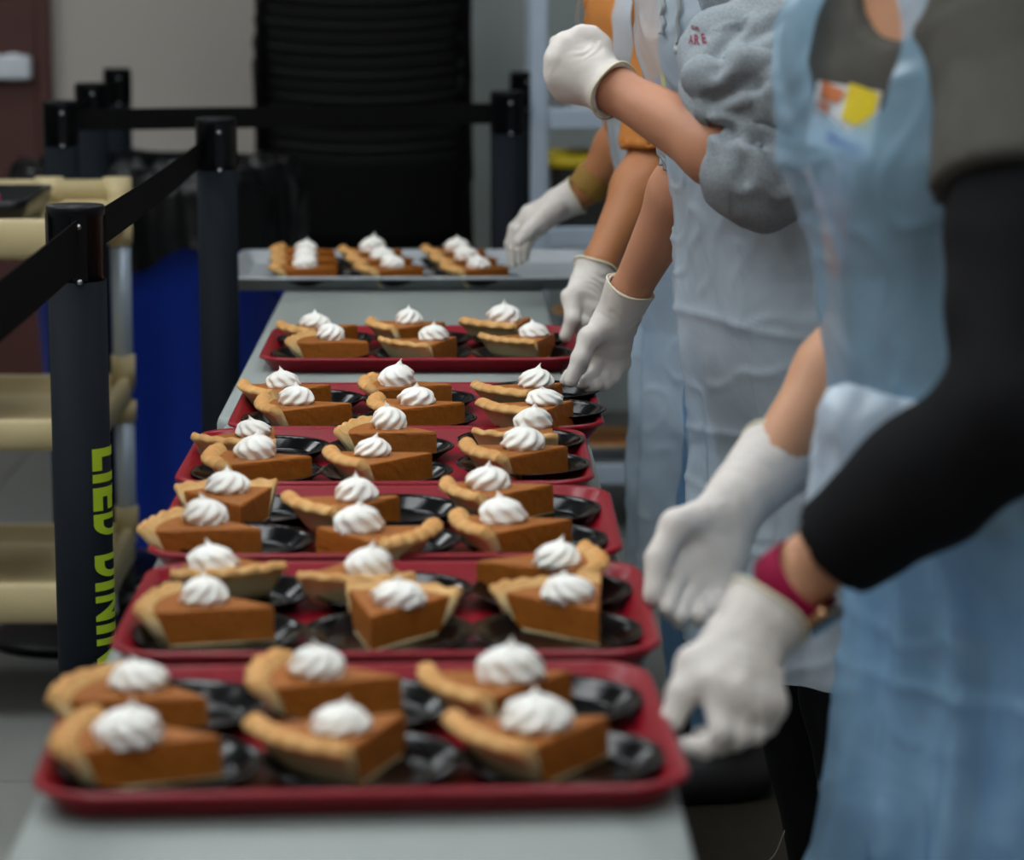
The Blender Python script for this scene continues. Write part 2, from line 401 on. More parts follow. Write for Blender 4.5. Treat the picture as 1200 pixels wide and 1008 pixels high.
# ------------------------------------------------------------------ tables
def table(x, y0, y1, label):
    t = empty('folding_table', (x, (y0 + y1) / 2, 0), label, 'table', 'folding tables set end to end')
    hw, hl = .2285, (y1 - y0) / 2 - .001
    bm = bmesh.new()
    rr_loft(bm, hw, hl, .03, [(.012, TZ - .03), (.002, TZ - .028), (0, TZ - .022), (0, TZ - .01), (.002, TZ - .003), (.007, TZ)], 6)
    link('table_top', bm_mesh(bm), M['table'], t)
    for s in (-1, 1):
        obox('side_rail', M['tleg'], t, s * .19 - .01, s * .19 + .01, -hl + .1, hl - .1, TZ - .065, TZ - .03)
    for s in (-1, 1):
        yy = s * (hl - .22)
        for sx in (-1, 1):
            bm = bmesh.new(); tube(bm, [(sx * .15, yy, TZ - .04), (sx * .15, yy, .02)], .0125, 10); link('leg', bm_mesh(bm), M['tleg'], t)
        bm = bmesh.new(); tube(bm, [(-.2, yy, .015), (.2, yy, .015)], .0135, 10); link('foot', bm_mesh(bm), M['tleg'], t)
        bm = bmesh.new(); tube(bm, [(0, yy, TZ - .3), (0, yy - s * .3, TZ - .045)], .008, 8); tube(bm, [(-.15, yy, TZ - .3), (.15, yy, TZ - .3)], .009, 8); link('brace', bm_mesh(bm), M['tleg'], t)
table(-.077, 1.69, 3.518, 'narrow grey folding table under the trays at the watch-wearing helper')
table(-.09, 3.522, 5.35, 'narrow grey folding table under the aluminium sheet pan')

# ------------------------------------------------------------------ trays, plates, pie slices
TW, TD, TH = .458, .352, .0235
def tray_mesh():
    bm = bmesh.new()
    rr_loft(bm, TW / 2, TD / 2, .05, [(.026, 0), (.018, .002), (.006, .0165), (.003, .019), (0, .0195), (.0005, .022), (.003, TH), (.007, TH), (.010, .0215), (.022, .0065), (.027, .0042), (.033, .0036)], 8)
    return bm_mesh(bm)
tray_me = tray_mesh()
A = R(26.5)
def slice_meshes(seed, thick=1.):
    rnd = random.Random(seed)
    # filling
    bm = bmesh.new(); na, ns = 12, 12
    def ring(z, Rr, inset):
        pts = []
        ti = inset / math.sin(A) + .0015
        for sgn in (-1, 1):
            seq = []
            for k in range(ns + 1):
                t = k / ns; r = ti + (Rr - ti) * t
                a = sgn * A; x = -r * math.cos(a); y = r * math.sin(a)
                y -= sgn * inset * .9
                seq.append((x, y))
            arc = []
            if sgn == -1:
                pts += seq
                for k in range(1, na):
                    a = -A + 2 * A * k / na; pts.append((-Rr * math.cos(a), Rr * math.sin(a)))
            else: pts += seq[::-1]
        return [bm.verts.new((x + rnd.uniform(-1, 1) * .0003, y + rnd.uniform(-1, 1) * .0004, z + rnd.uniform(-1, 1) * .0002)) for x, y in pts]
    rings = [ring(z, Rr, i) for z, Rr, i in ((.0022, .0925, 0), (.012, .096, .0002), (.022, .1, .0002), (.031, .104, .0003), (.0335, .105, .0008), (.0345, .105, .0022))]
    m = len(rings[0])
    for a, b in zip(rings, rings[1:]):
        for i in range(m): bm.faces.new((a[i], a[(i + 1) % m], b[(i + 1) % m], b[i]))
    bm.faces.new(rings[0])
    # top surface: strips between the two sides
    top = rings[-1]
    cv = bm.verts.new((-.075, 0, .0338))
    for i in range(m): bm.faces.new((top[i], top[(i + 1) % m], cv))
    fill = bm_mesh(bm)
    # crust
    bm = bmesh.new(); n = 40; ph = rnd.uniform(0, 6); K = rnd.choice((30, 34, 38)); amp = rnd.uniform(.6, 1.25)
    prof = [(.0915, .0022), (.1035, .031), (.1055, .0365), (.110, .0415), (.1155, .0432), (.1205, .0415), (.1245, .0372), (.1252, .0335), (.1215, .0305), (.1155, .026), (.1065, .012), (.0985, .001), (.095, 0)]
    rings = []
    for i in range(n + 1):
        a = -A + 2 * A * i / n
        s = math.sin(a * K + ph); s2 = math.sin(a * K + ph - .9)
        wob = .0012 * math.sin(a * 7 + ph * 2)
        row = []
        for j, (r, z) in enumerate(prof):
            if 2 <= j <= 8: r = .1145 + (r - .1145) * thick + .004 * (1 - thick); z = .0345 + (z - .0345) * (.35 + .65 * thick)
            f = (0, 0, .35, .8, 1, 1, .9, .7, .3, 0, 0, 0, 0)[j]
            rr = r + f * amp * .0011 * s2 + (wob if 1 < j < 9 else 0); zz = z + f * amp * .0013 * s + (wob * .6 if 1 < j < 9 else 0)
            row.append(bm.verts.new((-rr * math.cos(a), rr * math.sin(a), zz)))
        rings.append(row)
    for a, b in zip(rings, rings[1:]):
        for j in range(len(prof)):
            bm.faces.new((a[j], a[(j + 1) % len(prof)], b[(j + 1) % len(prof)], b[j]))
    bm.faces.new(rings[0]); bm.faces.new(rings[-1])
    lo = [bm.verts.new((0, 0, z)) for z in (0, .0021)]
    arcs = [[bm.verts.new((-.094 * math.cos(-A + 2 * A * k / 8), .094 * math.sin(-A + 2 * A * k / 8), z)) for k in range(9)] for z in (0, .0021)]
    bm.faces.new([lo[0]] + arcs[0]); bm.faces.new([lo[1]] + arcs[1][::-1])
    bm.faces.new((lo[0], lo[1], arcs[1][0], arcs[0][0])); bm.faces.new((lo[0], arcs[0][8], arcs[1][8], lo[1]))
    crust = bm_mesh(bm)
    return fill, crust
def cream_mesh(seed):
    rnd = random.Random(seed); bm = bmesh.new(); n, nh = 72, 34
    lob = rnd.choice((7, 8)); tw = rnd.uniform(1.5, 2.3) * rnd.choice((1, 1, -1)); H0 = rnd.uniform(.032, .039); R0 = rnd.uniform(.0225, .0255)
    lx, ly = rnd.uniform(-.008, .008), rnd.uniform(-.005, .005); ex = rnd.uniform(.96, 1.15); ph = rnd.uniform(0, 6); pk = rnd.uniform(.6, 1.1)
    def base(h):                       # silhouette: bulging foot, round dome, short peak
        foot = .80 + .20 * math.sin(min(1, h / .2) * math.pi / 2)
        dome = math.sqrt(max(0., 1 - (max(0, h - .2) / .58) ** 2.0))
        tip = (.46 + .12 * pk) * max(0., (1 - h) / .5) ** 1.3
        a, b = foot * dome, min(tip, .9)
        return max(a, b) if abs(a - b) > .06 else max(a, b) + (.06 - abs(a - b)) ** 2 * 2.5
    rings = []
    for j in range(nh + 1):
        h = j / nh; pr = base(h)
        ring = []
        for i in range(n):
            a = 2 * math.pi * i / n
            l = math.cos(lob * a + lob * tw * h * 1.0 + ph)
            l = (1 - abs(l) ** .8 * 1.6) if False else math.copysign(abs(l) ** .6, l)
            turn = ((a - ph) / (2 * math.pi) - h * 2.2) % 1.0
            coil = .055 * (math.cos(2 * math.pi * turn)) * (1 - h)
            r = R0 * pr * (1 + .065 * l * min(1, 2.2 * (1 - h)) + coil)
            z = H0 * h * (1 + .05 * math.cos(a * 2 + ph) * (1 - h)) - .001
            r = max(r, .0007)
            ring.append(bm.verts.new((r * ex * math.cos(a) + lx * h ** 3, r * math.sin(a) + ly * h ** 3, z)))
        rings.append(ring)
    for a, b in zip(rings, rings[1:]):
        for i in range(n): bm.faces.new((a[i], a[(i + 1) % n], b[(i + 1) % n], b[i]))
    bm.faces.new(rings[0]); bm.faces.new(rings[-1])
    return bm_mesh(bm)
slices = [slice_meshes(100 + i, t) for i, t in enumerate((.95, .85, 1.0, .9, .5, .6, .42))]
creams = [cream_mesh(40 + i) for i in range(9)]
def plate_mesh():
    bm = bmesh.new(); n = 84
    prof = [(.053, .0), (.055, .0008), (.0705, .0125), (.074, .0135), (.074, .0146), (.0695, .0142), (.066, .0115), (.0652, .011), (.0545, .003), (.052, .0018), (.047, .0014), (.0465, .002), (.045, .0014)]
    def mod(r, z, a, j):
        f = (0, .3, 1, .6, .6, 1, 1, 1, .5, 0, 0, 0, 0)[j]
        return r + f * .0008 * math.cos(42 * a), z + f * .0005 * math.sin(42 * a)
    revolve(bm, prof, n, mod=mod)
    return bm_mesh(bm)
plate_me = plate_mesh()
ordn = ['', 'first', 'second', 'third', 'fourth', 'fifth', 'sixth']
COLN = {'L': 'stanchion-side', 'M': 'middle', 'R': 'helper-side'}
ROWN = {'f': 'row away from pan', 'b': 'row nearer pan'}
# per tray: centre px of the front rim, front rim y px, tray turn, then slices  (tip px, turn, cream px)
TRAYS = [
 (6, 414, 928, 2.2, 0, {'fL': ((262, 862), -4, (148, 868)), 'bL': ((245, 817), -22, (163, 804)), 'fM': ((477, 834), 43, (397, 855)), 'bM': ((473, 792), -7, (370, 790)), 'fR': ((715, 838), 30, (627, 852)), 'bR': ((671, 785), 26, (597, 794))}),
 (5, 451, 765, 0, 0, {'fL': ((323, 710), -13, (238, 705)), 'bL': ((232, 643), 110, (256, 670)), 'fM': ((434, 723), -104, (474, 706)), 'bM': ((432, 648), 86, (432, 672)), 'fR': ((702, 715), -67, (658, 702)), 'bR': ((556, 657), 180, (654, 664))}),
 (4, 451, 650, -.3, 0, {'fL': ((308, 619), -19, (244, 609)), 'bL': ((281, 593), -78, (263, 570)), 'fM': ((369, 617), 155, (440, 613)), 'bM': ((470, 580), 30, (403, 580)), 'fR': ((672, 608), 15, (588, 610)), 'bR': ((650, 567), 20, (570, 570))}),
 (3, 450, 565, -.2, .008, {'fL': ((367, 534), 7, (298, 534)), 'bL': ((322, 500), 68, (297, 510)), 'fM': ((508, 530), 22, (432, 531)), 'bM': ((513, 506), -20, (456, 500)), 'fR': ((667, 522), 22, (598, 527)), 'bR': ((643, 493), 67, (609, 500))}),
 (2, 487, 500, 0, .016, {'fL': ((414, 472), 10, (346, 472)), 'bL': ((389, 450), 25, (330, 452)), 'fM': ((546, 471), 10, (487, 472)), 'bM': ((531, 450), -3, (464, 450)), 'fR': ((673, 469), 38, (623, 473)), 'bR': ((660, 448), 40, (606, 449))}),
 (1, 493, 420, 0, 0, {'fL': ((433, 400), -18, (387, 397)), 'bL': ((420, 380), 30, (366, 382)), 'fM': ((536, 394), 43, (501, 396)), 'bM': ((523, 377), 20, (475, 377)), 'fR': ((651, 390), 47, (614, 392)), 'bR': ((623, 372), 50, (590, 376))}),
]
THIN = {(5, 'fL'), (5, 'fM'), (5, 'fR'), (5, 'bL'), (5, 'bM'), (4, 'fL'), (4, 'bL'), (1, 'fL'), (1, 'fM'), (1, 'fR'), (3, 'bL'), (3, 'bR'), (3, 'bM')}
PLZ = TZ + .0038       # plate underside
SLZ = PLZ + .0019      # slice underside
ZTOP = SLZ + .031
cnt = [0]
def pie(tip, th, creampt, lab, grp, thin=False):
    i = cnt[0]; cnt[0] += 1
    f, c = slices[4 + i % 3] if thin else slices[i % 4]
    o = empty('pie_slice', tip, lab, 'pie slice', grp, R(th))
    o.scale = (.985, .985, .9)
    link('filling', f, M['fill'], o, smooth=False); link('crust', c, M['crust'], o)
    d = creampt - tip; ct, st = math.cos(-R(th)), math.sin(-R(th))
    lx, ly = d.x * ct - d.y * st, d.x * st + d.y * ct
    lx = min(-.045, max(-.083, lx)); mx = -lx * math.tan(A) - .02; ly = max(-mx, min(mx, ly))
    w_ = link('whipped_cream', creams[(i * 4 + 1) % len(creams)], M['cream'], o, loc=(lx, ly, .0335)); w_.rotation_euler = (0, 0, -R(th) + random.uniform(-.5, .5))
    s = random.uniform(.86, .98) * (1.08 if tip.y < 2.25 else 1); w_.scale = (s, s, s * random.uniform(.92, 1.1))
for num, cxp, fy, turn, shift, items in TRAYS:
    c0 = onz(cxp, fy, TZ + TH); cx, cy = c0.x, c0.y + TD / 2
    tl = 'tray next to the pan' if num == 1 else '%s tray from the pan' % ordn[num]
    tl2 = ('beside the sheet pan' if num == 1 else '%s from the sheet pan' % ordn[num])
    o = link('cafeteria_tray', tray_me, M['tray'], loc=(cx, cy, TZ)); o.rotation_euler = (0, 0, R(turn))
    tag(o, 'maroon cafeteria tray %s, holding six pie plates' % tl2, 'tray', 'maroon trays of pie')
    for key, (tp, th, cp) in items.items():
        ix = {'L': -1, 'M': 0, 'R': 1}[key[1]]; iy = {'f': -1, 'b': 1}[key[0]]
        tr_ = R(turn); dx_, dy_ = ix * .1435, iy * .077 + .001; px, py = cx + dx_ * math.cos(tr_) - dy_ * math.sin(tr_), cy + dx_ * math.sin(tr_) + dy_ * math.cos(tr_)
        extra = 0
        if ix == 1 and shift: px += shift; extra = .011 if shift > .01 else .008
        lab = '%s column, %s, %s' % (COLN[key[1]], ROWN[key[0]], tl)
        po = link('plate', plate_me, M['blackpl'], loc=(px, py, PLZ + extra)); po.rotation_euler = (0, 0, random.uniform(0, 6))
        tag(po, 'black fluted plate, ' + lab, 'plate', 'black plates on trays')
        tip = onz(tp[0], tp[1], ZTOP + extra); tip.z = SLZ + extra
        cr = onz(cp[0], cp[1], ZTOP)
        pie(tip, th, cr, 'pumpkin pie slice, ' + lab, 'pie slices on trays', (num, key) in THIN)
# sheet pan
pf = onz(482, 325, TZ + .026)
pan_c = Vector((pf.x, pf.y + .2285, TZ))
bm = bmesh.new()
rr_loft(bm, .33, .2285, .03, [(.03, 0), (.022, .001), (.009, .022), (.004, .0225), (.001, .021), (0, .0235), (.002, .0265), (.006, .0268), (.010, .0255), (.024, .004), (.03, .0025)], 6)
sp = link('sheet_pan', bm_mesh(bm), M['alu'], loc=pan_c); tag(sp, 'aluminium sheet pan with rolled rim and nine pie slices at table end', 'sheet pan')
PZ = TZ + .0027
rows = ['row nearest the trays', 'centre row', 'row nearest the chairs']
for ci, (xs, th) in enumerate((((396, 396, 394), 2), ((497, 484, 472), 14), ((597, 583, 570), 14))):
    for ri in range(3):
        yy = pan_c.y - .150 + ri * .142
        py_ = [316, 304, 293][ri]
        tip = P(xs[ri], py_, yy); tip.z = PZ + .0022
        colx = COLN['LMR'[ci]]
        ppos = (tip.x - .052 + .01 * ci * 0, yy, PZ)
        po = link('plate', plate_me, M['blackpl'], loc=ppos); tag(po, 'black fluted plate on the sheet pan, %s column, %s' % (['bin-side', 'middle', 'hand-side'][ci], rows[ri]), 'plate', 'black plates on the sheet pan')
        tip.y = yy + .0; cr = Vector((tip.x - .058 * math.cos(R(th)) , tip.y - .058 * math.sin(R(th)), 0))
        pie(tip, th, cr, 'pumpkin pie slice on the sheet pan, %s column, %s' % (['bin-side', 'middle', 'hand-side'][ci], rows[ri]), 'pie slices on the sheet pan')

# ------------------------------------------------------------------ stanchions
SR = .0325
def stanchion(px, depth, ytop, label, x=None):
    p = P(px, ytop, depth); ztop = p.z if x is None else 1.045; xx = p.x if x is None else x
    o = empty('stanchion', (xx, depth, 0), label, 'stanchion', 'belt stanchions')
    bm = bmesh.new(); revolve(bm, [(.16, 0), (.165, .004), (.165, .012), (.15, .02), (.06, .03), (.045, .034)], 40); link('base', bm_mesh(bm), M['headblk'], o)
    bm = bmesh.new(); revolve(bm, [(SR + .0005, .03), (SR + .0005, ztop - .085)], 32); link('tube', bm_mesh(bm), M['postblk'], o)
    bm = bmesh.new(); revolve(bm, [(SR - .0015, ztop - .087), (SR - .001, ztop - .012), (SR + .0005, ztop - .0115), (SR + .0005, ztop - .002), (SR - .001, ztop), (.002, ztop + .0012)], 32)
    hd = link('head', bm_mesh(bm), M['headblk'], o)
    # belt slots on the head and two screws beside each
    for a in (200, 285, 20, 110):
        ca, sa = math.cos(R(a)), math.sin(R(a))
        bm = bmesh.new(); vs = box(bm, -.002, .0035, -.008, .008, ztop - .083, ztop - .008)
        bmesh.ops.rotate(bm, verts=bm.verts, cent=(0, 0, 0), matrix=Matrix.Rotation(R(a), 3, 'Z')); bmesh.ops.translate(bm, verts=bm.verts, vec=(ca * (SR - .003), sa * (SR - .003), 0))
        sl = link('belt_clip', bm_mesh(bm), M['headblk'], hd, smooth=False)
    for z in (ztop - .022, ztop - .084):
        a = R(283); bm = bmesh.new(); tube(bm, [(0, 0, 0), (math.cos(a) * .0018, math.sin(a) * .0018, 0)], .0031, 10)
        link('screw', bm_mesh(bm), M['steel'], hd, loc=(math.cos(a) * (SR + .0003), math.sin(a) * (SR + .0003), z))
    return o
def belt(o, a, b, hh=.046, sag=.0, name='belt', h2=None):
    base = o.location; h2 = h2 or hh; a, b = Vector(a), Vector(b); n = 18; vs = []; fs = []
    t = (b - a); side = Vector((-t.y, t.x, 0)).normalized() * .0008
    for i in range(n + 1):
        u = i / n; p = a.lerp(b, u); p.z -= sag * 4 * u * (1 - u); h_ = hh + (h2 - hh) * u
        for dz, sd in ((0, 1), (0, -1), (-h_, -1), (-h_, 1)): vs.append(p + Vector((0, 0, dz)) + side * sd - base)
    for i in range(n):
        for k in range(4): fs.append((4 * i + k, 4 * i + (k + 1) % 4, 4 * i + 4 + (k + 1) % 4, 4 * i + 4 + k))
    fs += [(0, 1, 2, 3), (4 * n + 3, 4 * n + 2, 4 * n + 1, 4 * n)]
    return link(name, mesh(vs, fs), M['belt'], o, smooth=False)
sA = stanchion(88, 3.17, 240, 'black stanchion with lime green lettering down its sleeve')
sB = stanchion(253, 4.66, 138, 'plain black stanchion joined by belt to the lettered one')
sC = stanchion(70, 5.36, 118, 'plain black stanchion right behind the beige cart')
sD = stanchion(106, 5.95, 97, 'plain black stanchion between the cart and the blue bin')
sE = stanchion(137, 6.85, 80, 'plain black stanchion behind the blue bin')
sF = stanchion(594, 5.72, 107, 'plain black stanchion beyond the sheet pan, holding the long belt')
sG = stanchion(614, 6.6, 84, 'plain black stanchion close to the metal shelving upright')
sH = stanchion(0, 1.15, 0, 'plain black stanchion at the end of the table where no tray stands', x=-.47)
la, lb = sA.location, sB.location
def bp(px, py, d): return tuple(P(px, py, d))
belt(sA, bp(121, 243, 3.19), bp(232, 168, 4.64), .042, .003)
belt(sH, (sH.location.x, sH.location.y + SR, 1.02), bp(90, 258, 3.136), .058, .012)
belt(sC, bp(88, 128, 5.37), bp(576, 121, 5.72), .041, .0)
belt(sD, bp(106, 112, 5.985), bp(137, 95, 6.815), .045, .005)
belt(sC, bp(70, 132, 5.395), bp(106, 112, 5.915), .045, .003)
belt(sF, bp(595, 122, 5.755), bp(613, 99, 6.565), .045, .006)
# the lettering wraps round the sleeve
def glyph(ch, bold=.03):
    cu = bpy.data.curves.new('glyph', 'FONT'); cu.body = ch; cu.size = 1.0; cu.offset = bold
    tmp = bpy.data.objects.new('tmp', cu); C.objects.link(tmp)
    dg = bpy.context.evaluated_depsgraph_get(); me = bpy.data.meshes.new_from_object(tmp.evaluated_get(dg)); bpy.data.objects.remove(tmp, do_unlink=True)
    bm = bmesh.new(); bm.from_mesh(me)
    for _ in range(3): bmesh.ops.subdivide_edges(bm, edges=[e for e in bm.edges if e.calc_length() > .06], cuts=1)
    bmesh.ops.triangulate(bm, faces=bm.faces)
    xs = [v.co.x for v in bm.verts]; ys = [v.co.y for v in bm.verts]
    for v in bm.verts: v.co = Vector(((v.co.x - min(xs)) / (max(xs) - min(xs)), (v.co.y - min(ys)) / (max(ys) - min(ys)), 0))
    return bm
cap = .052; a_start = R(-62)
for ch, y0, y1 in (('L', 527, 553), ('I', 557, 567), ('E', 573, 600), ('D', 604, 630), ('D', 652, 679), ('I', 684, 694), ('N', 700, 729), ('I', 734, 744), ('N', 750, 779), ('G', 784, 811)):
    bm = glyph(ch, .05); z0, z1 = P(112, y0, 3.14).z, P(112, y1, 3.14).z; inner = 1.2
    for v in bm.verts:
        a = a_start + v.co.y * cap / SR; r = SR + .0012
        v.co = Vector((r * math.cos(a), r * math.sin(a), z0 + (z1 - z0) * v.co.x))
    link('letter', bm_mesh(bm), M['lime'], sA, smooth=False)

# ------------------------------------------------------------------ beige utility cart
crt = empty('utility_cart', (-1.092, 4.95, 0), 'beige plastic utility cart with three shelves and grey uprights', 'cart')
hx, hy = .47, .26
for zt, lip in ((.883, .068), (.545, .055), (.262, .072)):
    bm = bmesh.new(); rr_loft(bm, hx, hy, .03, [(.012, zt - lip), (.0, zt - lip + .01), (0, zt - .006), (.004, zt), (.016, zt), (.022, zt - .006), (.032, zt - .03), (.04, zt - .034)], 5)
    link('shelf', bm_mesh(bm), M['beige'], crt)
for sx in (-1, 1):
    for sy in (-1, 1):
        x, y = sx * (hx - .0), sy * (hy - .03); x -= sx * .014
        for z0, z1 in ((.26, .49), (.545, .815)):
            bm = bmesh.new(); tube(bm, [(x, y, z0 - .03), (x, y, z1 + .01)], .0185, 14); link('upright', bm_mesh(bm), M['rackmetal'], crt)
        for z0, z1 in ((.79, .83), (.525, .585), (.462, .50), (.25, .30)):
            bm = bmesh.new(); tube(bm, [(x, y, z0), (x, y, z1)], .0225, 14); link('socket', bm_mesh(bm), M['beige'], crt)
        bm = bmesh.new(); tube(bm, [(x, y, .2), (x, y, .13)], .012, 8); tube(bm, [(x - .02, y, .12), (x + .02, y, .12)], .02, 10); link('caster_fork', bm_mesh(bm), M['tleg'], crt)
        bm = bmesh.new(); tube(bm, [(x - .016, y, .06), (x + .016, y, .06)], .06, 20); link('wheel', bm_mesh(bm), M['chair'], crt)
# raised rail round the back of the top shelf
bm = bmesh.new(); tube(bm, [(-hx + .03, hy - .01, .888), (hx - .03, hy - .01, .888)], .021, 12); link('rail', bm_mesh(bm), M['beige'], crt)
for sx in (-1, 1):
    bm = bmesh.new(); tube(bm, [(sx * (hx - .02), hy - .01, .85), (sx * (hx - .02), hy - .01, .912)], .027, 12); link('rail_post', bm_mesh(bm), M['beige'], crt)
bm = bmesh.new(); tube(bm, [(hx - .17, hy - .01, .888), (hx - .12, hy - .01, .888)], .026, 12); link('rail_collar', bm_mesh(bm), M['beige'], crt)
# things on the cart
bm = bmesh.new(); rr_loft(bm, .34, .17, .03, [(.02, 0), (.004, .03), (0, .052), (.004, .054), (.01, .052), (.02, .012)], 5)
tag(link('black_tub', bm_mesh(bm), M['bag'], loc=(-1.09, 4.98, .85)), 'shallow black plastic tub on the cart top', 'tub')
bm = bmesh.new(); rr_loft(bm, .05, .03, .012, [(.004, 0), (0, .004), (0, .04), (.004, .046)], 4)
tag(link('pink_pack', bm_mesh(bm), mat('pink_pack', srgb(180, 30, 100), .5), loc=(-.86, 4.90, .863)), 'small pink packet in the black tub on the cart', 'packet')

# ------------------------------------------------------------------ blue bin with black liner
bc = P(185, 300, 6.42)
bn = empty('trash_bin', (bc.x, 6.42, 0), 'round blue bin lined with a black bag', 'bin')
bm = bmesh.new(); revolve(bm, [(.235, 0), (.243, .01), (.286, .70), (.303, .705), (.306, .80), (.3, .815), (.285, .815), (.28, .78), (.232, .03), (.2, .02)], 48); link('body', bm_mesh(bm), M['blue'], bn)
bm = bmesh.new()
def bmod(r, z, a, j):
    k = .008 * math.sin(17 * a + j) + .006 * math.sin(29 * a + 2 * j) + .005 * math.sin(41 * a)
    return r + (k if j > 0 else k * .3), z + (.022 * math.sin(5 * a + 1) + .012 * math.sin(13 * a)) * (j == 0) + (.008 * math.sin(11 * a)) * (1 <= j <= 3)
revolve(bm, [(.34, .66), (.336, .72), (.334, .80), (.318, .85), (.29, .852), (.262, .80), (.25, .55), (.02, .5)], 120, mod=bmod, close=False); link('liner', bm_mesh(bm), M['bag'], bn)
for s in (-1, 1):
    bm = bmesh.new(); tube(bm, [(s * .27, -.06, .56), (s * .32, -.05, .56), (s * .32, .05, .56), (s * .27, .06, .56)], .012, 8); link('handle', bm_mesh(bm), M['blue'], bn)

# ------------------------------------------------------------------ stack of black chairs
def chair():
    o = empty('stacking_chair', (0, 0, 0), 'black stacking chair in the tall nested stack by the wall', 'chair', 'stacked black chairs')
    def sheet(rows, n, f, th):
        vs, fs = [], []
        for s in (0, 1):
            for j in range(rows + 1):
                for i in range(n + 1):
                    p, nn = f(i / n * 2 - 1, j / rows); vs.append(Vector(p) + Vector(nn) * (th if s else 0))
        q = (rows + 1) * (n + 1)
        for j in range(rows):
            for i in range(n):
                a = j * (n + 1) + i; fs.append((a, a + 1, a + n + 2, a + n + 1)); fs.append((a + q, a + q + n + 1, a + q + n + 2, a + q + 1))
        for i in range(n):
            fs.append((i, i + q, i + 1 + q, i + 1)); b = rows * (n + 1) + i; fs.append((b, b + 1, b + 1 + q, b + q))
        for j in range(rows):
            a = j * (n + 1); fs.append((a, a + n + 1, a + n + 1 + q, a + q)); b = a + n; fs.append((b, b + q, b + n + 1 + q, b + n + 1))
        return mesh(vs, fs)
    seat = sheet(6, 10, lambda u, v: ((u * .245, -.21 + .42 * v, .44 - .012 * (1 - u * u)), (0, 0, 1)), .014)
    link('seat', seat, M['chair'], o)
    back = sheet(6, 14, lambda u, v: ((u * (.262 + .006 * v), -.215 - .05 * (1 - u * u) - .05 * v, .56 + .26 * v + (.018 * u * u) * (1 if v > .5 else 1)), (0, .6, .1)), .014)
    link('backrest', back, M['chair'], o)
    bm = bmesh.new(); tube(bm, [((i / 12 * 2 - 1) * .268, -.268 - .05 * (1 - (i / 12 * 2 - 1) ** 2), .822 + .018 * (i / 12 * 2 - 1) ** 2) for i in range(13)], .008, 8); link('back_edge', bm_mesh(bm), M['chairrim'], o)
    for s in (-1, 1):
        for pts in ([(s * .262, -.265, .80), (s * .255, -.19, .44), (s * .265, -.25, .0)], [(s * .25, .19, .44), (s * .265, .24, 0)]):
            bm = bmesh.new(); tube(bm, pts, .011, 8); link('leg', bm_mesh(bm), M['chairrim'], o)
        bm = bmesh.new(); tube(bm, [(s * .25, -.2, .43), (s * .25, .2, .43)], .01, 8); link('seat_rail', bm_mesh(bm), M['chairrim'], o)
    return o
cs = P(427, 200, 7.3)
ch0 = chair(); kids = list(ch0.children)
for k in range(17):
    if k == 0: r_ = ch0
    else:
        r_ = ch0.copy(); C.objects.link(r_)
        for q in kids: c_ = q.copy(); C.objects.link(c_); c_.parent = r_
    r_.location = (cs.x + random.uniform(-.006, .006), 7.5 - .004 * k, .062 * k); r_.rotation_euler = (0, 0, random.uniform(-.012, .012))

# ------------------------------------------------------------------ metal shelving with things on it
rx0 = P(632, 100, 6.3).x
rk = empty('shelving_unit', (rx0, 6.3, 0), 'light metal shelving unit behind the helpers', 'shelf')
RW, RD = .95, .5
for x in (0, RW):
    for y in (0, RD):
        obox('upright', M['rackmetal'], rk, x - .02, x + .02, y - .02, y + .02, 0, 1.8, .006)
SHZ = (.16, .46, .70, .965, 1.30, 1.62)
for z in SHZ:
    obox('shelf', M['alu'], rk, .02, RW - .02, -.005, RD + .005, z - .03, z, .004)
    obox('shelf_rail', M['rackmetal'], rk, .02, RW - .02, -.018, -.006, z - .034, z + .012, .003)
def put(name, me, m, x, y, z, label, cat, grp=None, smooth=True):
    o = link(name, me, m, loc=(rx0 + x, 6.3 + y, z), smooth=smooth); return tag(o, label, cat, grp)
def lid_box(hx, hy, h, name, m, ml, x, y, z, label, cat):
    o = empty(name, (rx0 + x, 6.3 + y, z), label, cat)
    bm = bmesh.new(); rr_loft(bm, hx, hy, .02, [(.012, 0), (.006, .005), (0, h - .02), (.0, h - .012)], 4); link('body', bm_mesh(bm), m, o)
    bm = bmesh.new(); rr_loft(bm, hx + .008, hy + .008, .024, [(0, h - .02), (0, h - .004), (.01, h + .008)], 4); link('lid', bm_mesh(bm), ml, o)
dkm = mat('dark_tub', srgb(40, 38, 36), .5); brm = mat('brown_box', srgb(120, 78, 48), .8)
lid_box(.1, .12, .16, 'storage_tub', dkm, M['yellow'], .13, .17, .70, 'dark storage tub with yellow lid on the metal shelving', 'tub')
lid_box(.13, .12, .18, 'storage_tub', dkm, M['tleg'], .42, .17, .70, 'dark storage tub with grey lid on the metal shelving', 'tub')
lid_box(.1, .1, .12, 'storage_tub', M['white'], M['white'], .16, .18, .965, 'white lidded tub on the upper metal shelf', 'tub')
lid_box(.12, .12, .14, 'storage_tub', brm, dkm, .45, .18, .965, 'brown tub with dark lid on the upper metal shelf', 'tub')
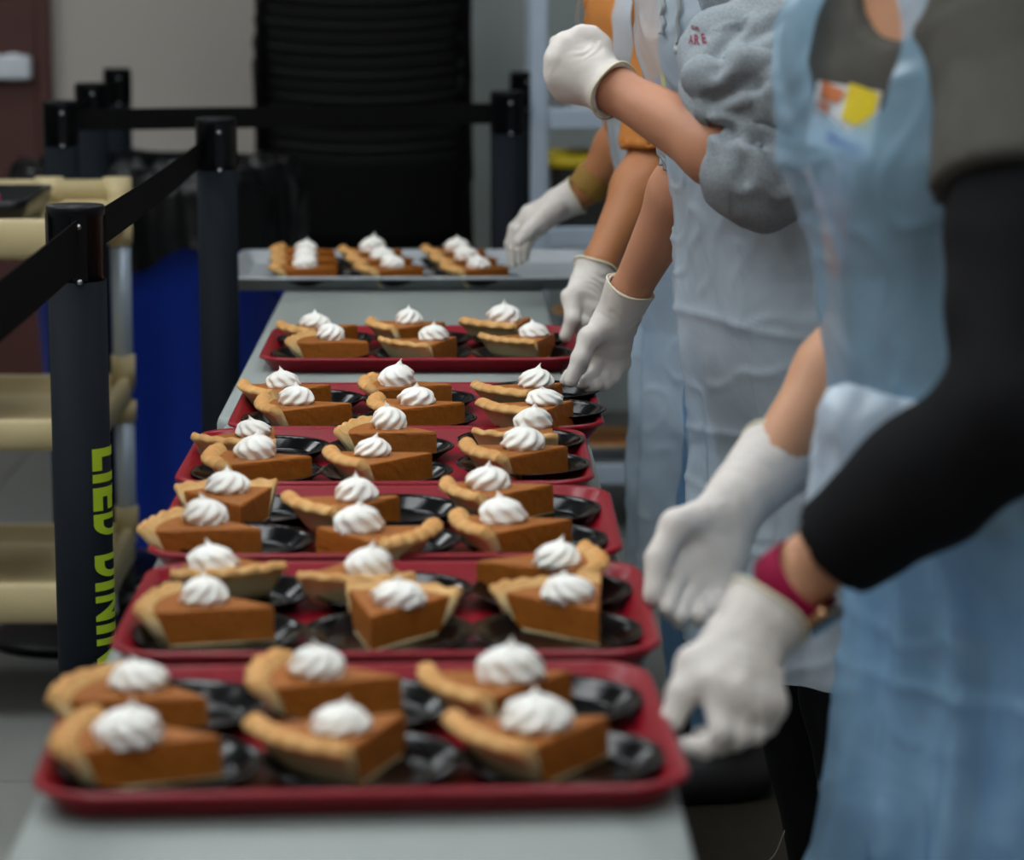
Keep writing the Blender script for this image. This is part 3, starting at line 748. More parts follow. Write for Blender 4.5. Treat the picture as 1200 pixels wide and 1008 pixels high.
def whole_pie(x, y, z, label):
    o = empty('pumpkin_pie', (rx0 + x, 6.3 + y, z), label, 'pie', 'whole pies on the shelving')
    bm = bmesh.new(); revolve(bm, [(.09, 0), (.118, .03), (.126, .033), (.124, .036), (.115, .032), (.088, .003)], 40); link('tin', bm_mesh(bm), M['alu'], o)
    bm = bmesh.new(); revolve(bm, [(.106, .03), (.112, .04), (.120, .043), (.126, .039), (.12, .033)], 60, close=False, mod=lambda r, z, a, j: (r + .001 * math.sin(40 * a), z + .001 * math.cos(40 * a))); link('crust', bm_mesh(bm), M['crust'], o)
    bm = bmesh.new(); revolve(bm, [(.095, .01), (.113, .034), (.06, .036), (.002, .035)], 40); link('filling', bm_mesh(bm), M['fill'], o)
for i, (x, z) in enumerate(((.16, .16), (.45, .16), (.16, .46), (.45, .46))):
    whole_pie(x, .2, z, 'whole pumpkin pie on the %s shelf of the metal unit, %s' % (['bottom', 'second'][i // 2], ['by the stanchion', 'at its middle'][i % 2]))

# ------------------------------------------------------------------ dark sheet added to carry the floor shade under the helpers
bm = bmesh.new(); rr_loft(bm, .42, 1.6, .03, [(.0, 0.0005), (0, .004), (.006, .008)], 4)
tag(link('floor_shade_sheet', bm_mesh(bm), mat('floor_shade_brown', srgb(52, 48, 40), .8, var=.15, vscale=60, bump=.4, bscale=200, spec=.1), loc=(.62, 3.25, 0)), 'dark brown sheet added as floor shade under the helpers', 'floor shade')

# ------------------------------------------------------------------ people
class Torso:
    def __init__(s, keys, ang):
        # keys: (z, x, y, half width, half depth) from low to high; ang: facing direction
        s.K = np.array(keys, dtype=float); s.F = (math.cos(ang), math.sin(ang)); s.L = (-s.F[1], s.F[0])
        m = s.K[:, 3].max() + .05
        s.bb = (s.K[:, 1].min() - m, s.K[:, 2].min() - m, s.K[:, 1].max() + m, s.K[:, 2].max() + m)
        # smooth resampling
        zz = np.linspace(s.K[0, 0], s.K[-1, 0], 160); q = [np.interp(zz, s.K[:, 0], s.K[:, i]) for i in range(1, 5)]
        for _ in range(10):
            for a in q: a[1:-1] = (a[:-2] + 2 * a[1:-1] + a[2:]) / 4
        s.z, s.q = zz, q
    def arr(s, z): return [np.interp(z, s.z, a) for a in s.q]
    def pt(s, z, phi, off=0., wadd=0.):
        cx, cy, wd, dp = [float(np.interp(z, s.z, a)) for a in s.q]
        u = (wd + off + wadd) * math.sin(phi); v = (dp + off) * math.cos(phi)
        return Vector((cx + u * s.L[0] + v * s.F[0], cy + u * s.L[1] + v * s.F[1], z))
def field_obj(name, F, m, parent, disp=None, smooth=True):
    v, f = F.get()
    if disp is not None:
        v = v + vnormals(v, f) * disp(v)[:, None]
    return link(name, np_mesh(v, f, parent.location), m, parent)
V3 = lambda p: np.array(p, dtype=np.float32)
def lerp(a, b, t): return Vector(a) * (1 - t) + Vector(b) * t

class Person: pass
def person(label, ang, neck, hip, J, feet, sk, hair, d_chest=.115, wide=1., headang=None):
    p = Person(); p.T = None; p.J = J; p.ang = ang
    F = Vector((math.cos(ang), math.sin(ang), 0)); L = Vector((-F.y, F.x, 0)); p.F, p.L = F, L
    neck, hip = Vector(neck), Vector(hip); p.neck, p.hip = neck, hip
    base = Vector(((feet[0].x + feet[1].x) / 2, (feet[0].y + feet[1].y) / 2, 0)); p.base = base
    root = empty('person', base, label, 'person'); p.root = root
    def key(z, t, fo, w_, d_):
        c = hip.lerp(neck, t); return (z, c.x + F.x * fo, c.y + F.y * fo, w_ * wide, d_)
    nz, hz = neck.z, hip.z; D = nz - hz
    p.T = Torso([key(hz - .16, -.1, -.01, .165, .11), key(hz, 0, 0, .175, .12), key(hz + D * .22, .22, .004, .15, .105), key(hz + D * .42, .42, .0, .14, .1), key(hz + D * .65, .65, .008, .148, d_chest), key(hz + D * .82, .82, 0, .15, d_chest * .9), key(hz + D * .94, .94, -.01, .14, .078), key(nz, 1, -.008, .08, .06)], ang)
    # ---- body
    lo = np.min([tuple(q) for q in list(J.values()) + [neck, hip, *feet]], axis=0) - .14; hi = np.max([tuple(q) for q in list(J.values()) + [neck, hip, *feet]], axis=0) + .14
    lo[2] = 0.; hi[2] = nz + .36
    B = Field(lo, hi, .0075)
    B.torso(p.T, 0, hz - .12, nz - .01)
    for s in 'LR':
        S, E, Wr, Hd = J[s + 'S'], J[s + 'E'], J[s + 'W'], J[s + 'H']
        B.cap(neck + Vector((0, 0, -.03)), S, .045, .043, .03); B.cap(S, E, .043, .036, .025)
        mid = lerp(E, Wr, .3); B.cap(E, mid, .036, .039, .02); B.cap(mid, Wr, .039, .0245, .02); B.cap(Wr, Hd, .023, .018, .015)
    hc = neck + F * .035 + Vector((0, 0, .185))
    B.cap(neck + Vector((0, 0, -.05)), hc + Vector((0, 0, -.06)), .054, .05, .03)
    ha = headang if headang is not None else ang
    hF = Vector((math.cos(ha), math.sin(ha), 0)); hL = Vector((-hF.y, hF.x, 0)); rot = ((hF.x, hF.y, 0), (hL.x, hL.y, 0), (0, 0, 1)); p.hc, p.hF, p.hL = hc, hF, hL
    B.ell(hc + Vector((0, 0, .02)), (.094, .075, .095), .02, rot=rot); B.ell(hc + hF * .028 + Vector((0, 0, -.05)), (.06, .055, .062), .03, rot=rot)
    B.cap(hc + hF * .09 + Vector((0, 0, .012)), hc + hF * .112 + Vector((0, 0, -.022)), .008, .012, .012)
    B.cap(hc + hF * .084 + hL * -.02 + Vector((0, 0, -.058)), hc + hF * .084 + hL * .02 + Vector((0, 0, -.058)), .008, .008, .01)
    for s in (-1, 1):
        B.ell(hc + hL * (.076 * s) + Vector((0, 0, -.005)), (.02, .008, .03), .006, rot=rot)
        B.ell(hc + hF * .092 + hL * (.031 * s) + Vector((0, 0, .018)), (.016, .016, .011), 0, cut=True, rot=rot)
    for s, ft in zip((1, -1), feet):
        h0 = hip + L * (.085 * s) + Vector((0, 0, -.05)); kn = lerp(h0, ft + Vector((0, 0, .08)), .5) + F * .02
        B.cap(h0, kn, .085, .052, .03); B.cap(kn, ft + Vector((0, 0, .08)), .055, .036, .02); B.cap(ft + Vector((0, 0, .04)), ft + F * .13 + Vector((0, 0, .03)), .036, .03, .02)
    field_obj('body', B, sk, root)
    for s in (-1, 1):
        bm = bmesh.new(); bmesh.ops.create_uvsphere(bm, u_segments=14, v_segments=10, radius=.0125)
        e = link('eye', bm_mesh(bm), M['eye'], root, loc=hc + hF * .077 + hL * (.031 * s) + Vector((0, 0, .018)) - base)
        bm = bmesh.new(); bmesh.ops.create_uvsphere(bm, u_segments=12, v_segments=8, radius=.0062); link('iris', bm_mesh(bm), M['shoe'], e, loc=hF * .0082 + Vector((0, 0, -.002)))
    bm = bmesh.new(); tube(bm, [hc + hF * (.0925 - .006 * abs(k)) + hL * (.011 * k) + Vector((0, 0, -.059)) - base for k in (-2, -1, 0, 1, 2)], [.003, .005, .006, .005, .003], 8); link('lips', bm_mesh(bm), M['lips'], root)
    # ---- hair
    Hf = Field(np.array(hc) - .2, np.array(hc) + .2, .006)
    Hf.ell(hc + Vector((0, 0, .03)) - hF * .008, (.102, .086, .1), .01, rot=rot); Hf.cap(hc - hF * .06, hc - hF * .09 + Vector((0, 0, -.1)), .05, .03, .03)
    Hf.ell(hc + hF * .085 + Vector((0, 0, -.03)), (.085, .075, .095), 0, cut=True, rot=rot)
    field_obj('hair', Hf, hair, root, disp=lambda v: nz3(v * np.array([1, 1, .25]), 60, 3) * .003)
    # ---- trousers and shoes
    return p
def trousers(p, feet, m, hem=.1, r=.0):
    hip, F, L, T = p.hip, p.F, p.L, p.T
    Pf = Field([p.base.x - .35, p.base.y - .35, 0], [p.base.x + .35, p.base.y + .35, hip.z + .12], .009)
    Pf.torso(T, .012, hip.z - .13, hip.z + .07)
    for s, ft in zip((1, -1), feet):
        h0 = hip + L * (.085 * s) + Vector((0, 0, -.05)); kn = lerp(h0, ft + Vector((0, 0, .08)), .5) + F * .02
        Pf.cap(h0, kn, .1, .07 + r, .03); Pf.cap(kn, lerp(kn, ft + Vector((0, 0, .08)), .97), .07 + r, .056 + r, .02)
    Pf.clip_below(hem)
    o = field_obj('trousers', Pf, m, p.root, disp=lambda v: nz3(v * np.array([1, 1, .5]), 22, 5) * .006)
    for s, ft in zip((1, -1), feet):
        S = Field([ft.x - .25, ft.y - .25, 0], [ft.x + .25, ft.y + .25, .16], .006)
        S.cap(ft - F * .03 + Vector((0, 0, .05)), ft + F * .15 + Vector((0, 0, .035)), .05, .04, .02); S.cap(ft + Vector((0, 0, .05)), ft + Vector((0, 0, .1)), .05, .046, .02); S.clip_below(.009)
        field_obj('shoe', S, M['shoe'], p.root)
    return o
def top(p, name, m, sleeves, zbot, off=.012, neckcut=.0, extra=(), amp=.006, h=.0055, fn=None, collar=.075, vcut=None):
    J, T = p.J, p.T
    pts = [tuple(q) for k in 'LR' for q in (J[k + 'S'], J[k + 'E'], lerp(J[k + 'E'], J[k + 'W'], .7))] + [tuple(p.neck), (T.bb[0], T.bb[1], zbot), (T.bb[2], T.bb[3], zbot)]
    Ff = Field(np.min(pts, axis=0) - .1, np.max(pts, axis=0) + .1, h)
    Ff.torso(T, off, zbot, p.neck.z - .0, .03)
    for s in 'LR':
        S, E, Wr = J[s + 'S'], J[s + 'E'], J[s + 'W']; e, r0, r1, r2 = sleeves[s]
        Ff.cap(p.neck + Vector((0, 0, -.03)), S, .05 + off, r0, .03)
        if e <= 1: Ff.cap(S, lerp(S, E, e), r0, r1, .02, bounded=True); end, dr = lerp(S, E, e), (E - S).normalized(); ra = .043
        else:
            Ff.cap(S, E, r0, r1, .03); Ff.cap(E, lerp(E, Wr, e - 1), r1, r2, .008, bounded=True); end, dr = lerp(E, Wr, e - 1), (Wr - E).normalized(); ra = .04
        Ff.cap(end - dr * .012, end + dr * .02, ra + .004 if e <= 1 or e < 1.6 else .03, ra + .003 if e <= 1 or e < 1.6 else .03, 0, cut=True, bounded=True)
    for a, b, ra, rb, k in extra: Ff.cap(a, b, ra, rb, k)
    Ff.cap(p.neck + p.F * .01 + Vector((0, 0, -.025)), p.neck + p.F * .02 + Vector((0, 0, .12)), collar, collar + .01, 0, cut=True)
    if vcut is not None: Ff.ell(vcut[0], vcut[1], 0, cut=True)
    def disp(v):
        d = nz3(v, 11, 2) * amp + nz3(v, 30, 7) * amp * .35
        if fn is not None: d = d + fn(v)
        return d
    return field_obj(name, Ff, m, p.root, disp=disp)
def apron(p, m, rows, nu=60, fold=.012, seed=0., name='apron', freq=7., creases=(), vcre=()):
    """rows: (z, inner angle, outer angle, offset, extra half width); from the straps down to the hem"""
    T = p.T; Z = np.array([r[0] for r in rows]); order = np.argsort(Z)
    zs = np.linspace(rows[0][0], rows[-1][0], 190); vs, fs = [], []
    g = lambda z, i: float(np.interp(z, Z[order], np.array([r[i] for r in rows])[order]))
    zlow = T.z[0]
    for z in zs:
        ai, ao, off, wa, fo = [g(z, i) for i in range(1, 6)]
        for side in (-1, 1):
            for k in range(nu + 1):
                t = k / nu; phi = side * R(ai + (ao - ai) * t)
                zz = max(z, zlow); q = T.pt(zz, phi, off, wa); q.z = z
                f = sm(rows[0][0] - .3, rows[-1][0] + .2, z) if False else min(1, max(.12, (p.hip.z + .12 - z) / .3))
                d = fold * f * (math.sin(freq * phi + seed + 2.2 * mnoise.noise((z * 3, phi, seed))) + .6 * math.sin(2.3 * freq * phi + 3 * mnoise.noise((z * 2 + 5, phi * 2, seed))))
                d += .5 * (.007 * mnoise.noise((q.x * 9 + seed, q.y * 9, q.z * 7)) + .004 - .010 * abs(mnoise.noise((q.x * 11 + 5 + q.z * 6, q.y * 11 + seed, q.z * 9 - q.x * 5))) + .005 * max(0, .16 - abs(mnoise.noise((q.x * 15 - q.z * 9, q.y * 15 + seed + 3, q.z * 13)))) / .16)
                for z0 in creases: d += .0045 * math.exp(-abs(z - z0 - .006 * math.sin(3 * phi + z0 * 9)) / .006)
                for a0 in vcre: d += .004 * math.exp(-abs(phi - R(a0)) / .03) * (z < p.hip.z + .1)
                nrm = p.F * math.cos(phi) + p.L * math.sin(phi)
                vs.append(q + nrm * d + p.F * fo - p.root.location)
    row = 2 * (nu + 1)
    for j in range(len(zs) - 1):
        for side in (0, 1):
            for k in range(nu):
                a = j * row + side * (nu + 1) + k; b = a + row
                fs.append((a, a + 1, b + 1, b) if side else (a, b, b + 1, a + 1))
    bm = bmesh.new(); me = mesh(vs, fs); bm.from_mesh(me); bmesh.ops.remove_doubles(bm, verts=bm.verts, dist=.0004)
    return link(name, bm_mesh(bm, recalc=False), m, p.root)
def ribbon(name, pts, wdt, m, parent, nrm=Vector((0, 0, 1)), thick=.0006):
    pts = [Vector(q) for q in pts]; vs, fs = [], []
    for i, q in enumerate(pts):
        t = (pts[min(i + 1, len(pts) - 1)] - pts[max(i - 1, 0)]).normalized(); s = t.cross(nrm).normalized() * (wdt / 2); n2 = s.cross(t).normalized() * thick
        for a, b in ((1, 1), (-1, 1), (-1, -1), (1, -1)): vs.append(q + s * a + n2 * b - parent.location)
    for i in range(len(pts) - 1):
        for k in range(4): fs.append((4 * i + k, 4 * i + (k + 1) % 4, 4 * i + 4 + (k + 1) % 4, 4 * i + 4 + k))
    fs += [(3, 2, 1, 0), tuple(4 * (len(pts) - 1) + k for k in range(4))]
    return link(name, mesh(vs, fs), m, parent)
def glove(p, cuff, wrist, mcps, fingers, thumb, rc=.036, rw=.027, palm=.0135, h=.0021, fr=.0083):
    cuff, wrist = Vector(cuff), Vector(wrist)
    allp = [cuff, wrist] + mcps + [q for f in fingers for q in f] + thumb
    lo = np.min([tuple(q) for q in allp], axis=0) - .045; hi = np.max([tuple(q) for q in allp], axis=0) + .045
    G = Field(lo, hi, h); out = (cuff - wrist).normalized()
    G.cap(cuff + out * .02, wrist, rc + .002, rw, .01)
    cen = sum(mcps, Vector()) / 4
    for i, mc in enumerate(mcps):
        G.cap(wrist.lerp(mc, .1), mc, .0185, palm, .014)
    for a, b in zip(mcps, mcps[1:]): G.cap(a, b, palm * .92, palm * .92, .008); G.cap(a.lerp(wrist, .4), b.lerp(wrist, .4), palm * 1.05, palm * 1.05, .01)
    V0 = G.V.copy()
    for i, f in enumerate(fingers):
        G1 = Field.__new__(Field); G1.__dict__.update(G.__dict__); G1.V = np.full_like(G.V, .08)
        pts = [mcps[i]] + f; rr = [palm * .86, fr * (.95 if i == 3 else 1.03), fr * (.88 if i == 3 else .95), fr * (.78 if i == 3 else .86)]
        for a, b, r0, r1 in zip(pts, pts[1:], rr, rr[1:]): G1.cap(a, b, r0, r1, .004)
        hh = np.clip(.5 + .5 * (G1.V - V0) / .006, 0, 1); blend = G1.V * (1 - hh) + V0 * hh - .006 * hh * (1 - hh)
        G.V = np.minimum(G.V, blend)
    G1 = Field.__new__(Field); G1.__dict__.update(G.__dict__); G1.V = np.full_like(G.V, .08)
    rr = [.018, .0135, .0112, .0095][:len(thumb)]
    for a, b, r0, r1 in zip(thumb, thumb[1:], rr, rr[1:]): G1.cap(a, b, r0, r1, .006)
    hh = np.clip(.5 + .5 * (G1.V - V0) / .014, 0, 1); G.V = np.minimum(G.V, G1.V * (1 - hh) + V0 * hh - .014 * hh * (1 - hh))
    # open cuff
    ax = G.ax; D_ = (ax[0].reshape(-1, 1, 1) - cuff.x) * out.x + (ax[1].reshape(1, -1, 1) - cuff.y) * out.y + (ax[2].reshape(1, 1, -1) - cuff.z) * out.z
    G.V = np.maximum(G.V, D_.astype(np.float32))
    Lc = (cuff - wrist).length
    rin = rc + .002 + (rw - rc - .002) * (.006 + .02) / (Lc + .02) - .005
    G.cap(cuff - out * .006, cuff + out * .03, rin, rc - .0035, 0, cut=True, bounded=True)
    def disp(v):
        t = (v - np.array(wrist)) @ np.array(out)
        near = np.exp(-((t - .0) / .028) ** 2)
        n = nz3(v, 90, 4)
        return near * .0009 * np.sin(t * 520 + 9 * nz3(v, 38, 9)) * np.clip(nz3(v, 22, 1) * 2.5 + .3, 0, 1) + n * .0006
    o = field_obj('glove', G, M['glove'], p.root, disp=disp)
    # beaded rim
    u = out.orthogonal().normalized(); vv = out.cross(u); bm = bmesh.new(); n = 36; pts = []
    ring = [cuff + (u * math.cos(2 * math.pi * k / n) + vv * math.sin(2 * math.pi * k / n)) * rc + out * .0015 * math.sin(3 * 2 * math.pi * k / n) for k in range(n)]
    rings = []
    for k, q in enumerate(ring):
        rad = (q - cuff).normalized(); rings.append([bm.verts.new(q + (rad * math.cos(a) + out * math.sin(a) * 1.5) * .0012 - p.root.location) for a in [2 * math.pi * i / 8 for i in range(8)]])
    for k in range(n):
        a, b = rings[k], rings[(k + 1) % n]
        for i in range(8): bm.faces.new((a[i], a[(i + 1) % 8], b[(i + 1) % 8], b[i]))
    link('cuff_bead', bm_mesh(bm), M['bead'], o)
    return o
def pp(lst): return [P(*q) for q in lst]

# ---------- the helper in charcoal, with the watch
J1 = {'LS': P(1190, 50, 2.2), 'LE': P(1190, 486, 2.03), 'LW': P(945, 668, 2.12), 'LH': P(880, 740, 2.09),
      'RS': P(1004, 55, 2.43), 'RE': P(1020, 390, 2.58), 'RW': P(893, 556, 2.5), 'RH': P(850, 620, 2.46)}
ang1 = R(180 + 38)
feet1 = [Vector((.43, 2.2, 0)), Vector((.41, 2.42, 0))]
p1 = person('person in charcoal shirt and blue plastic apron, wearing a crimson watch, gripping the pie tray farthest from the pan'[:200], ang1, P(1088, -25, 2.33), (.495, 2.33, .90), J1, feet1, M['skin1'], M['hair1'], d_chest=.104)
p1.root['label'] = 'person in charcoal shirt, plastic apron and crimson watch strap, reaching for the trays'
trousers(p1, feet1, M['denim'])
top(p1, 'shirt', M['char'], {'L': (.42, .062, .066, .066), 'R': (.40, .052, .054, .054)}, .86, off=.013, collar=.055, vcut=(P(1036, -12, 2.25), (.044, .044, .042)))
# black under-sleeve on the near arm
S = Field(np.min([tuple(J1[k]) for k in ('LS', 'LE', 'LW')], axis=0) - .09, np.max([tuple(J1[k]) for k in ('LS', 'LE', 'LW')], axis=0) + .09, .005)
cut_end = J1['LE'].lerp(J1['LW'], .86); dr = (J1['LW'] - J1['LE']).normalized()
S.cap(J1['LS'], J1['LE'], .056, .05, .02); S.cap(J1['LE'], J1['LE'].lerp(J1['LW'], .4), .05, .05, .02); S.cap(J1['LE'].lerp(J1['LW'], .4), cut_end, .05, .041, .02)
S.cap(cut_end, cut_end + dr * .1, .08, .08, 0, cut=True, bounded=True); S.cap(cut_end - dr * .012, cut_end + dr * .02, .034, .034, 0, cut=True, bounded=True)
field_obj('sleeve', S, M['black'], p1.root, disp=lambda v: nz3(v, 20, 1) * .004)
apron(p1, M['apron1'], [(1.335, 15, 36, .026, 0, 0), (1.25, 17, 38, .028, 0, 0), (1.205, 12, 37, .03, 0, 0), (1.185, 0, 37, .03, 0, 0), (1.14, 0, 46, .03, 0, .004), (1.08, 0, 62, .03, 0, .004), (1.02, 0, 90, .03, 0, .006), (.955, 0, 125, .026, 0, .012), (.90, 0, 140, .034, 0, .0), (.80, 0, 140, .034, .0, -.002), (.66, 0, 135, .036, .0, .012), (.45, 0, 130, .04, .01, .035)], fold=.012, seed=1.3, creases=(.72, .53), vcre=(25,))
# bunched waist tie at the front
bn_c = P(990, 545, 2.24)
T_ = Field(np.array(bn_c) - .12, np.array(bn_c) + .12, .005)
T_.ell(bn_c + Vector((.0, 0, .02)), (.03, .022, .05), .02); T_.ell(bn_c + Vector((.03, -.01, .03)), (.04, .02, .03), .02); T_.ell(bn_c + Vector((-.008, 0, -.035)), (.018, .014, .045), .02)
field_obj('apron_tie', T_, M['apront'], p1.root, disp=lambda v: nz3(v * np.array([1, 1, .45]), 42, 4) * .012 + np.abs(nz3(v * np.array([1, 1, .4]), 75, 6)) * -.006)
# gloved hands
glove(p1, P(911, 536, 2.525), P(864, 586, 2.475), pp([(797, 668, 2.435), (815, 682, 2.437), (834, 691, 2.44), (850, 690, 2.445)]),
      [pp([(786, 698, 2.405), (783, 712, 2.395), (786, 719, 2.40)]), pp([(801, 712, 2.405), (797, 722, 2.395), (796, 729, 2.40)]), pp([(825, 712, 2.41), (820, 721, 2.40), (817, 727, 2.402)]), pp([(842, 706, 2.415), (837, 712, 2.408), (833, 717, 2.41)])],
      pp([(842, 600, 2.46), (792, 615, 2.43), (771, 655, 2.415), (766, 698, 2.40)]), rc=.039, rw=.0295)
glove(p1, P(900, 716, 2.105), P(872, 752, 2.09), pp([(836, 800, 2.045), (860, 812, 2.04), (882, 822, 2.045), (901, 825, 2.055)]),
      [pp([(845, 858, 2.02), (826, 876, 2.02), (803, 874, 2.025)]), pp([(866, 862, 2.03), (842, 872, 2.045), (822, 862, 2.05)]), pp([(885, 858, 2.04), (860, 868, 2.055), (838, 858, 2.06)]), pp([(897, 850, 2.055), (876, 858, 2.065), (856, 852, 2.07)])],
      pp([(850, 762, 2.085), (814, 778, 2.065), (799, 814, 2.05), (786, 846, 2.04)]), rc=.0365, rw=.030)
# watch
wc = P(932, 685, 2.113); wd = (J1['LW'] - J1['LE']).normalized()
wt = bpy.data.objects.new('wristwatch', None); C.objects.link(wt); wt.parent = p1.root; wt.location = wc - p1.root.location; wt['label'] = 'crimson fabric strap watch with rose gold case'
u = wd.orthogonal().normalized(); v = wd.cross(u); bm = bmesh.new(); n = 40; rg = []
for k in range(n):
    a = 2 * math.pi * k / n; rad = u * math.cos(a) + v * math.sin(a)
    rg.append([bm.verts.new(rad * rr + wd * ww) for rr, ww in ((.0305, -.0135), (.0325, -.013), (.0333, 0), (.0325, .013), (.0305, .0135))])
for k in range(n):
    a, b = rg[k], rg[(k + 1) % n]
    for i in range(4): bm.faces.new((a[i], a[i + 1], b[i + 1], b[i]))
    bm.faces.new((a[4], a[0], b[0], b[4]))
link('strap', bm_mesh(bm), M['crim'], wt)
down = (Vector((.15, -.25, -1)) - wd * Vector((.15, -.25, -1)).dot(wd)).normalized(); sd = wd.cross(down)
def wbox(name, m, hx, hy, z0, z1, bev):
    bm = bmesh.new(); box(bm, -hx, hx, -hy, hy, z0, z1, bev, 3)
    bmesh.ops.transform(bm, matrix=Matrix((wd, sd, down)).transposed().to_4x4(), verts=bm.verts); return link(name, bm_mesh(bm), m, wt)
wbox('case', M['gold'], .019, .017, .028, .039, .005); wbox('screen', M['glass'], .016, .0145, .0385, .0398, .0006)
bm = bmesh.new(); c0 = down * .034 - sd * .017; tube(bm, [c0 - wd * .006, c0 - wd * .006 - sd * .005], .0038, 14); link('crown', bm_mesh(bm), M['gold'], wt)

# ---------- the helper in the grey hoodie
J2 = {'LS': P(938, -18, 3.14), 'LE': P(896, 205, 3.0), 'LW': P(722, 106, 3.13), 'LH': P(690, 88, 3.15),
      'RS': P(862, -15, 3.46), 'RE': P(824, 175, 3.50), 'RW': P(738, 342, 3.58), 'RH': P(722, 378, 3.59)}
ang2 = R(180 + 24); feet2 = [Vector((.535, 3.2, 0)), Vector((.50, 3.42, 0))]
p2 = person('person in rolled-sleeve grey hoodie and plastic apron, one gloved fist raised', ang2, P(884, -108, 3.3), (.425, 3.32, .90), J2, feet2, M['skin2'], M['hair2'], d_chest=.1)
trs = trousers(p2, feet2, M['pants'], hem=.12, r=.012)
def hood_folds(v):
    S, E = np.array(J2['LS']), np.array(J2['LE']); ab = E - S; t = ((v - S) @ ab) / (ab @ ab)
    r = np.linalg.norm(v - S - np.clip(t, 0, 1)[:, None] * ab, axis=1)
    m = np.exp(-((t - .62) / .26) ** 2) * (r < .12)
    n = nz3(v, 9, 6)
    w1 = np.abs(np.sin(t * 9.5 + n * 3.2 + .4))
    out = m * (.010 * w1 ** .6 - .004)
    front = v[:, 1] < 3.06                      # pinched creases running from the rolled cuff over the near sleeve
    for l, dep in (([(842, 150), (890, 166), (912, 212)], .009), ([(852, 158), (868, 206)], .006), ([(884, 160), (936, 176)], .007), ([(838, 118), (868, 100), (884, 99)], .008), ([(905, 178), (938, 214)], .006), ([(876, 36), (850, 66), (842, 84)], .008), ([(930, 24), (880, 56)], .006)):
        w = [P(x, y, 2.98) for x, y in l]; dist = np.full(len(v), 1.)
        for a, b in zip(w, w[1:]):
            ax_, az_, bx_, bz_ = a.x, a.z, b.x - a.x, b.z - a.z
            tt = np.clip(((v[:, 0] - ax_) * bx_ + (v[:, 2] - az_) * bz_) / (bx_ ** 2 + bz_ ** 2), 0, 1)
            dist = np.minimum(dist, np.hypot(v[:, 0] - ax_ - tt * bx_, v[:, 2] - az_ - tt * bz_))
        out = out + front * (-dep * np.exp(-(dist / .006) ** 2) + dep * .5 * np.exp(-((dist - .014) / .008) ** 2))
    return out
top(p2, 'hoodie', M['hood'], {'L': (1.2, .066, .062, .054), 'R': (1.12, .064, .058, .05)}, .84, off=.024, amp=.008, fn=hood_folds, collar=.07, h=.0048, extra=[
    (P(850, 60, 3.1), P(858, 110, 3.06), .05, .048, .02),
    (P(822, 96, 3.02), P(872, 84, 2.985), .017, .021, .006), (P(872, 84, 2.985), P(945, 92, 2.97), .021, .02, .006),
    (P(832, 121, 3.015), P(880, 110, 2.975), .012, .017, .005), (P(880, 110, 2.975), P(945, 118, 2.955), .017, .018, .005),
    (P(848, 137, 3.0), P(900, 128, 2.96), .008, .013, .004), (P(900, 128, 2.96), P(945, 142, 2.945), .013, .014, .004),
    (P(866, 150, 2.985), P(920, 190, 2.95), .008, .012, .006)])
# rolled cuff hems
for s, e, r_ in (('L', 1.2, .054), ('R', 1.12, .05)):
    E, Wr = J2[s + 'E'], J2[s + 'W']; c_ = E.lerp(Wr, e - 1); dr = (Wr - E).normalized()
    Q = Field(np.array(c_) - .09, np.array(c_) + .09, .004); Q.ring(c_ - dr * .004, dr, r_ - .0045, .0052); Q.cap(c_ - dr * .05, c_, r_ + .001, r_, .004, bounded=True)
    Q.cap(c_ - dr * .07, c_ + dr * .02, r_ - .0085, r_ - .0085, 0, cut=True, bounded=True)
    field_obj('cuff', Q, M['hood'], p2.root, disp=lambda v: nz3(v, 40, 3) * .002)
apr2 = apron(p2, M['apron2'], [(1.285, 0, 20, .05, 0, .006), (1.25, 0, 26, .048, 0, .004), (1.2, 0, 36, .046, 0, .0), (1.12, 0, 60, .044, 0, .0), (1.02, 0, 100, .044, 0, -.006), (.95, 0, 125, .044, 0, -.006), (.88, 0, 135, .046, .0, -.006), (.7, 0, 130, .046, .01, -.004), (.49, 0, 125, .044, .02, .0)], fold=.008, seed=4.1, freq=6, creases=(.90, .762, .63), vcre=(-30, 22))
glove(p2, P(719, 106, 3.125), P(703, 97, 3.14), pp([(664, 54, 3.15), (656, 70, 3.145), (656, 88, 3.145), (663, 103, 3.15)]),
      [pp([(653, 51, 3.175), (662, 58, 3.2), (674, 62, 3.2)]), pp([(648, 68, 3.172), (656, 74, 3.2), (670, 76, 3.2)]), pp([(648, 88, 3.172), (656, 90, 3.2), (670, 90, 3.2)]), pp([(655, 106, 3.175), (662, 105, 3.198), (673, 102, 3.198)])],
      pp([(700, 80, 3.14), (702, 54, 3.155), (693, 43, 3.155), (682, 38, 3.155)]), rc=.0335, rw=.0285, palm=.0155)
glove(p2, P(739, 336, 3.575), P(724, 371, 3.59), pp([(688, 413, 3.6), (702, 421, 3.6), (714, 425, 3.605), (726, 424, 3.61)]),
      [pp([(676, 430, 3.585), (667, 441, 3.575), (662, 446, 3.575)]), pp([(694, 440, 3.58), (685, 448, 3.57), (679, 450, 3.575)]), pp([(709, 444, 3.585), (698, 452, 3.572), (690, 454, 3.575)]), pp([(721, 442, 3.592), (710, 451, 3.58), (699, 455, 3.58)])],
      pp([(712, 380, 3.585), (690, 396, 3.565), (680, 420, 3.555), (669, 446, 3.55)]), rc=.033, rw=.0285)

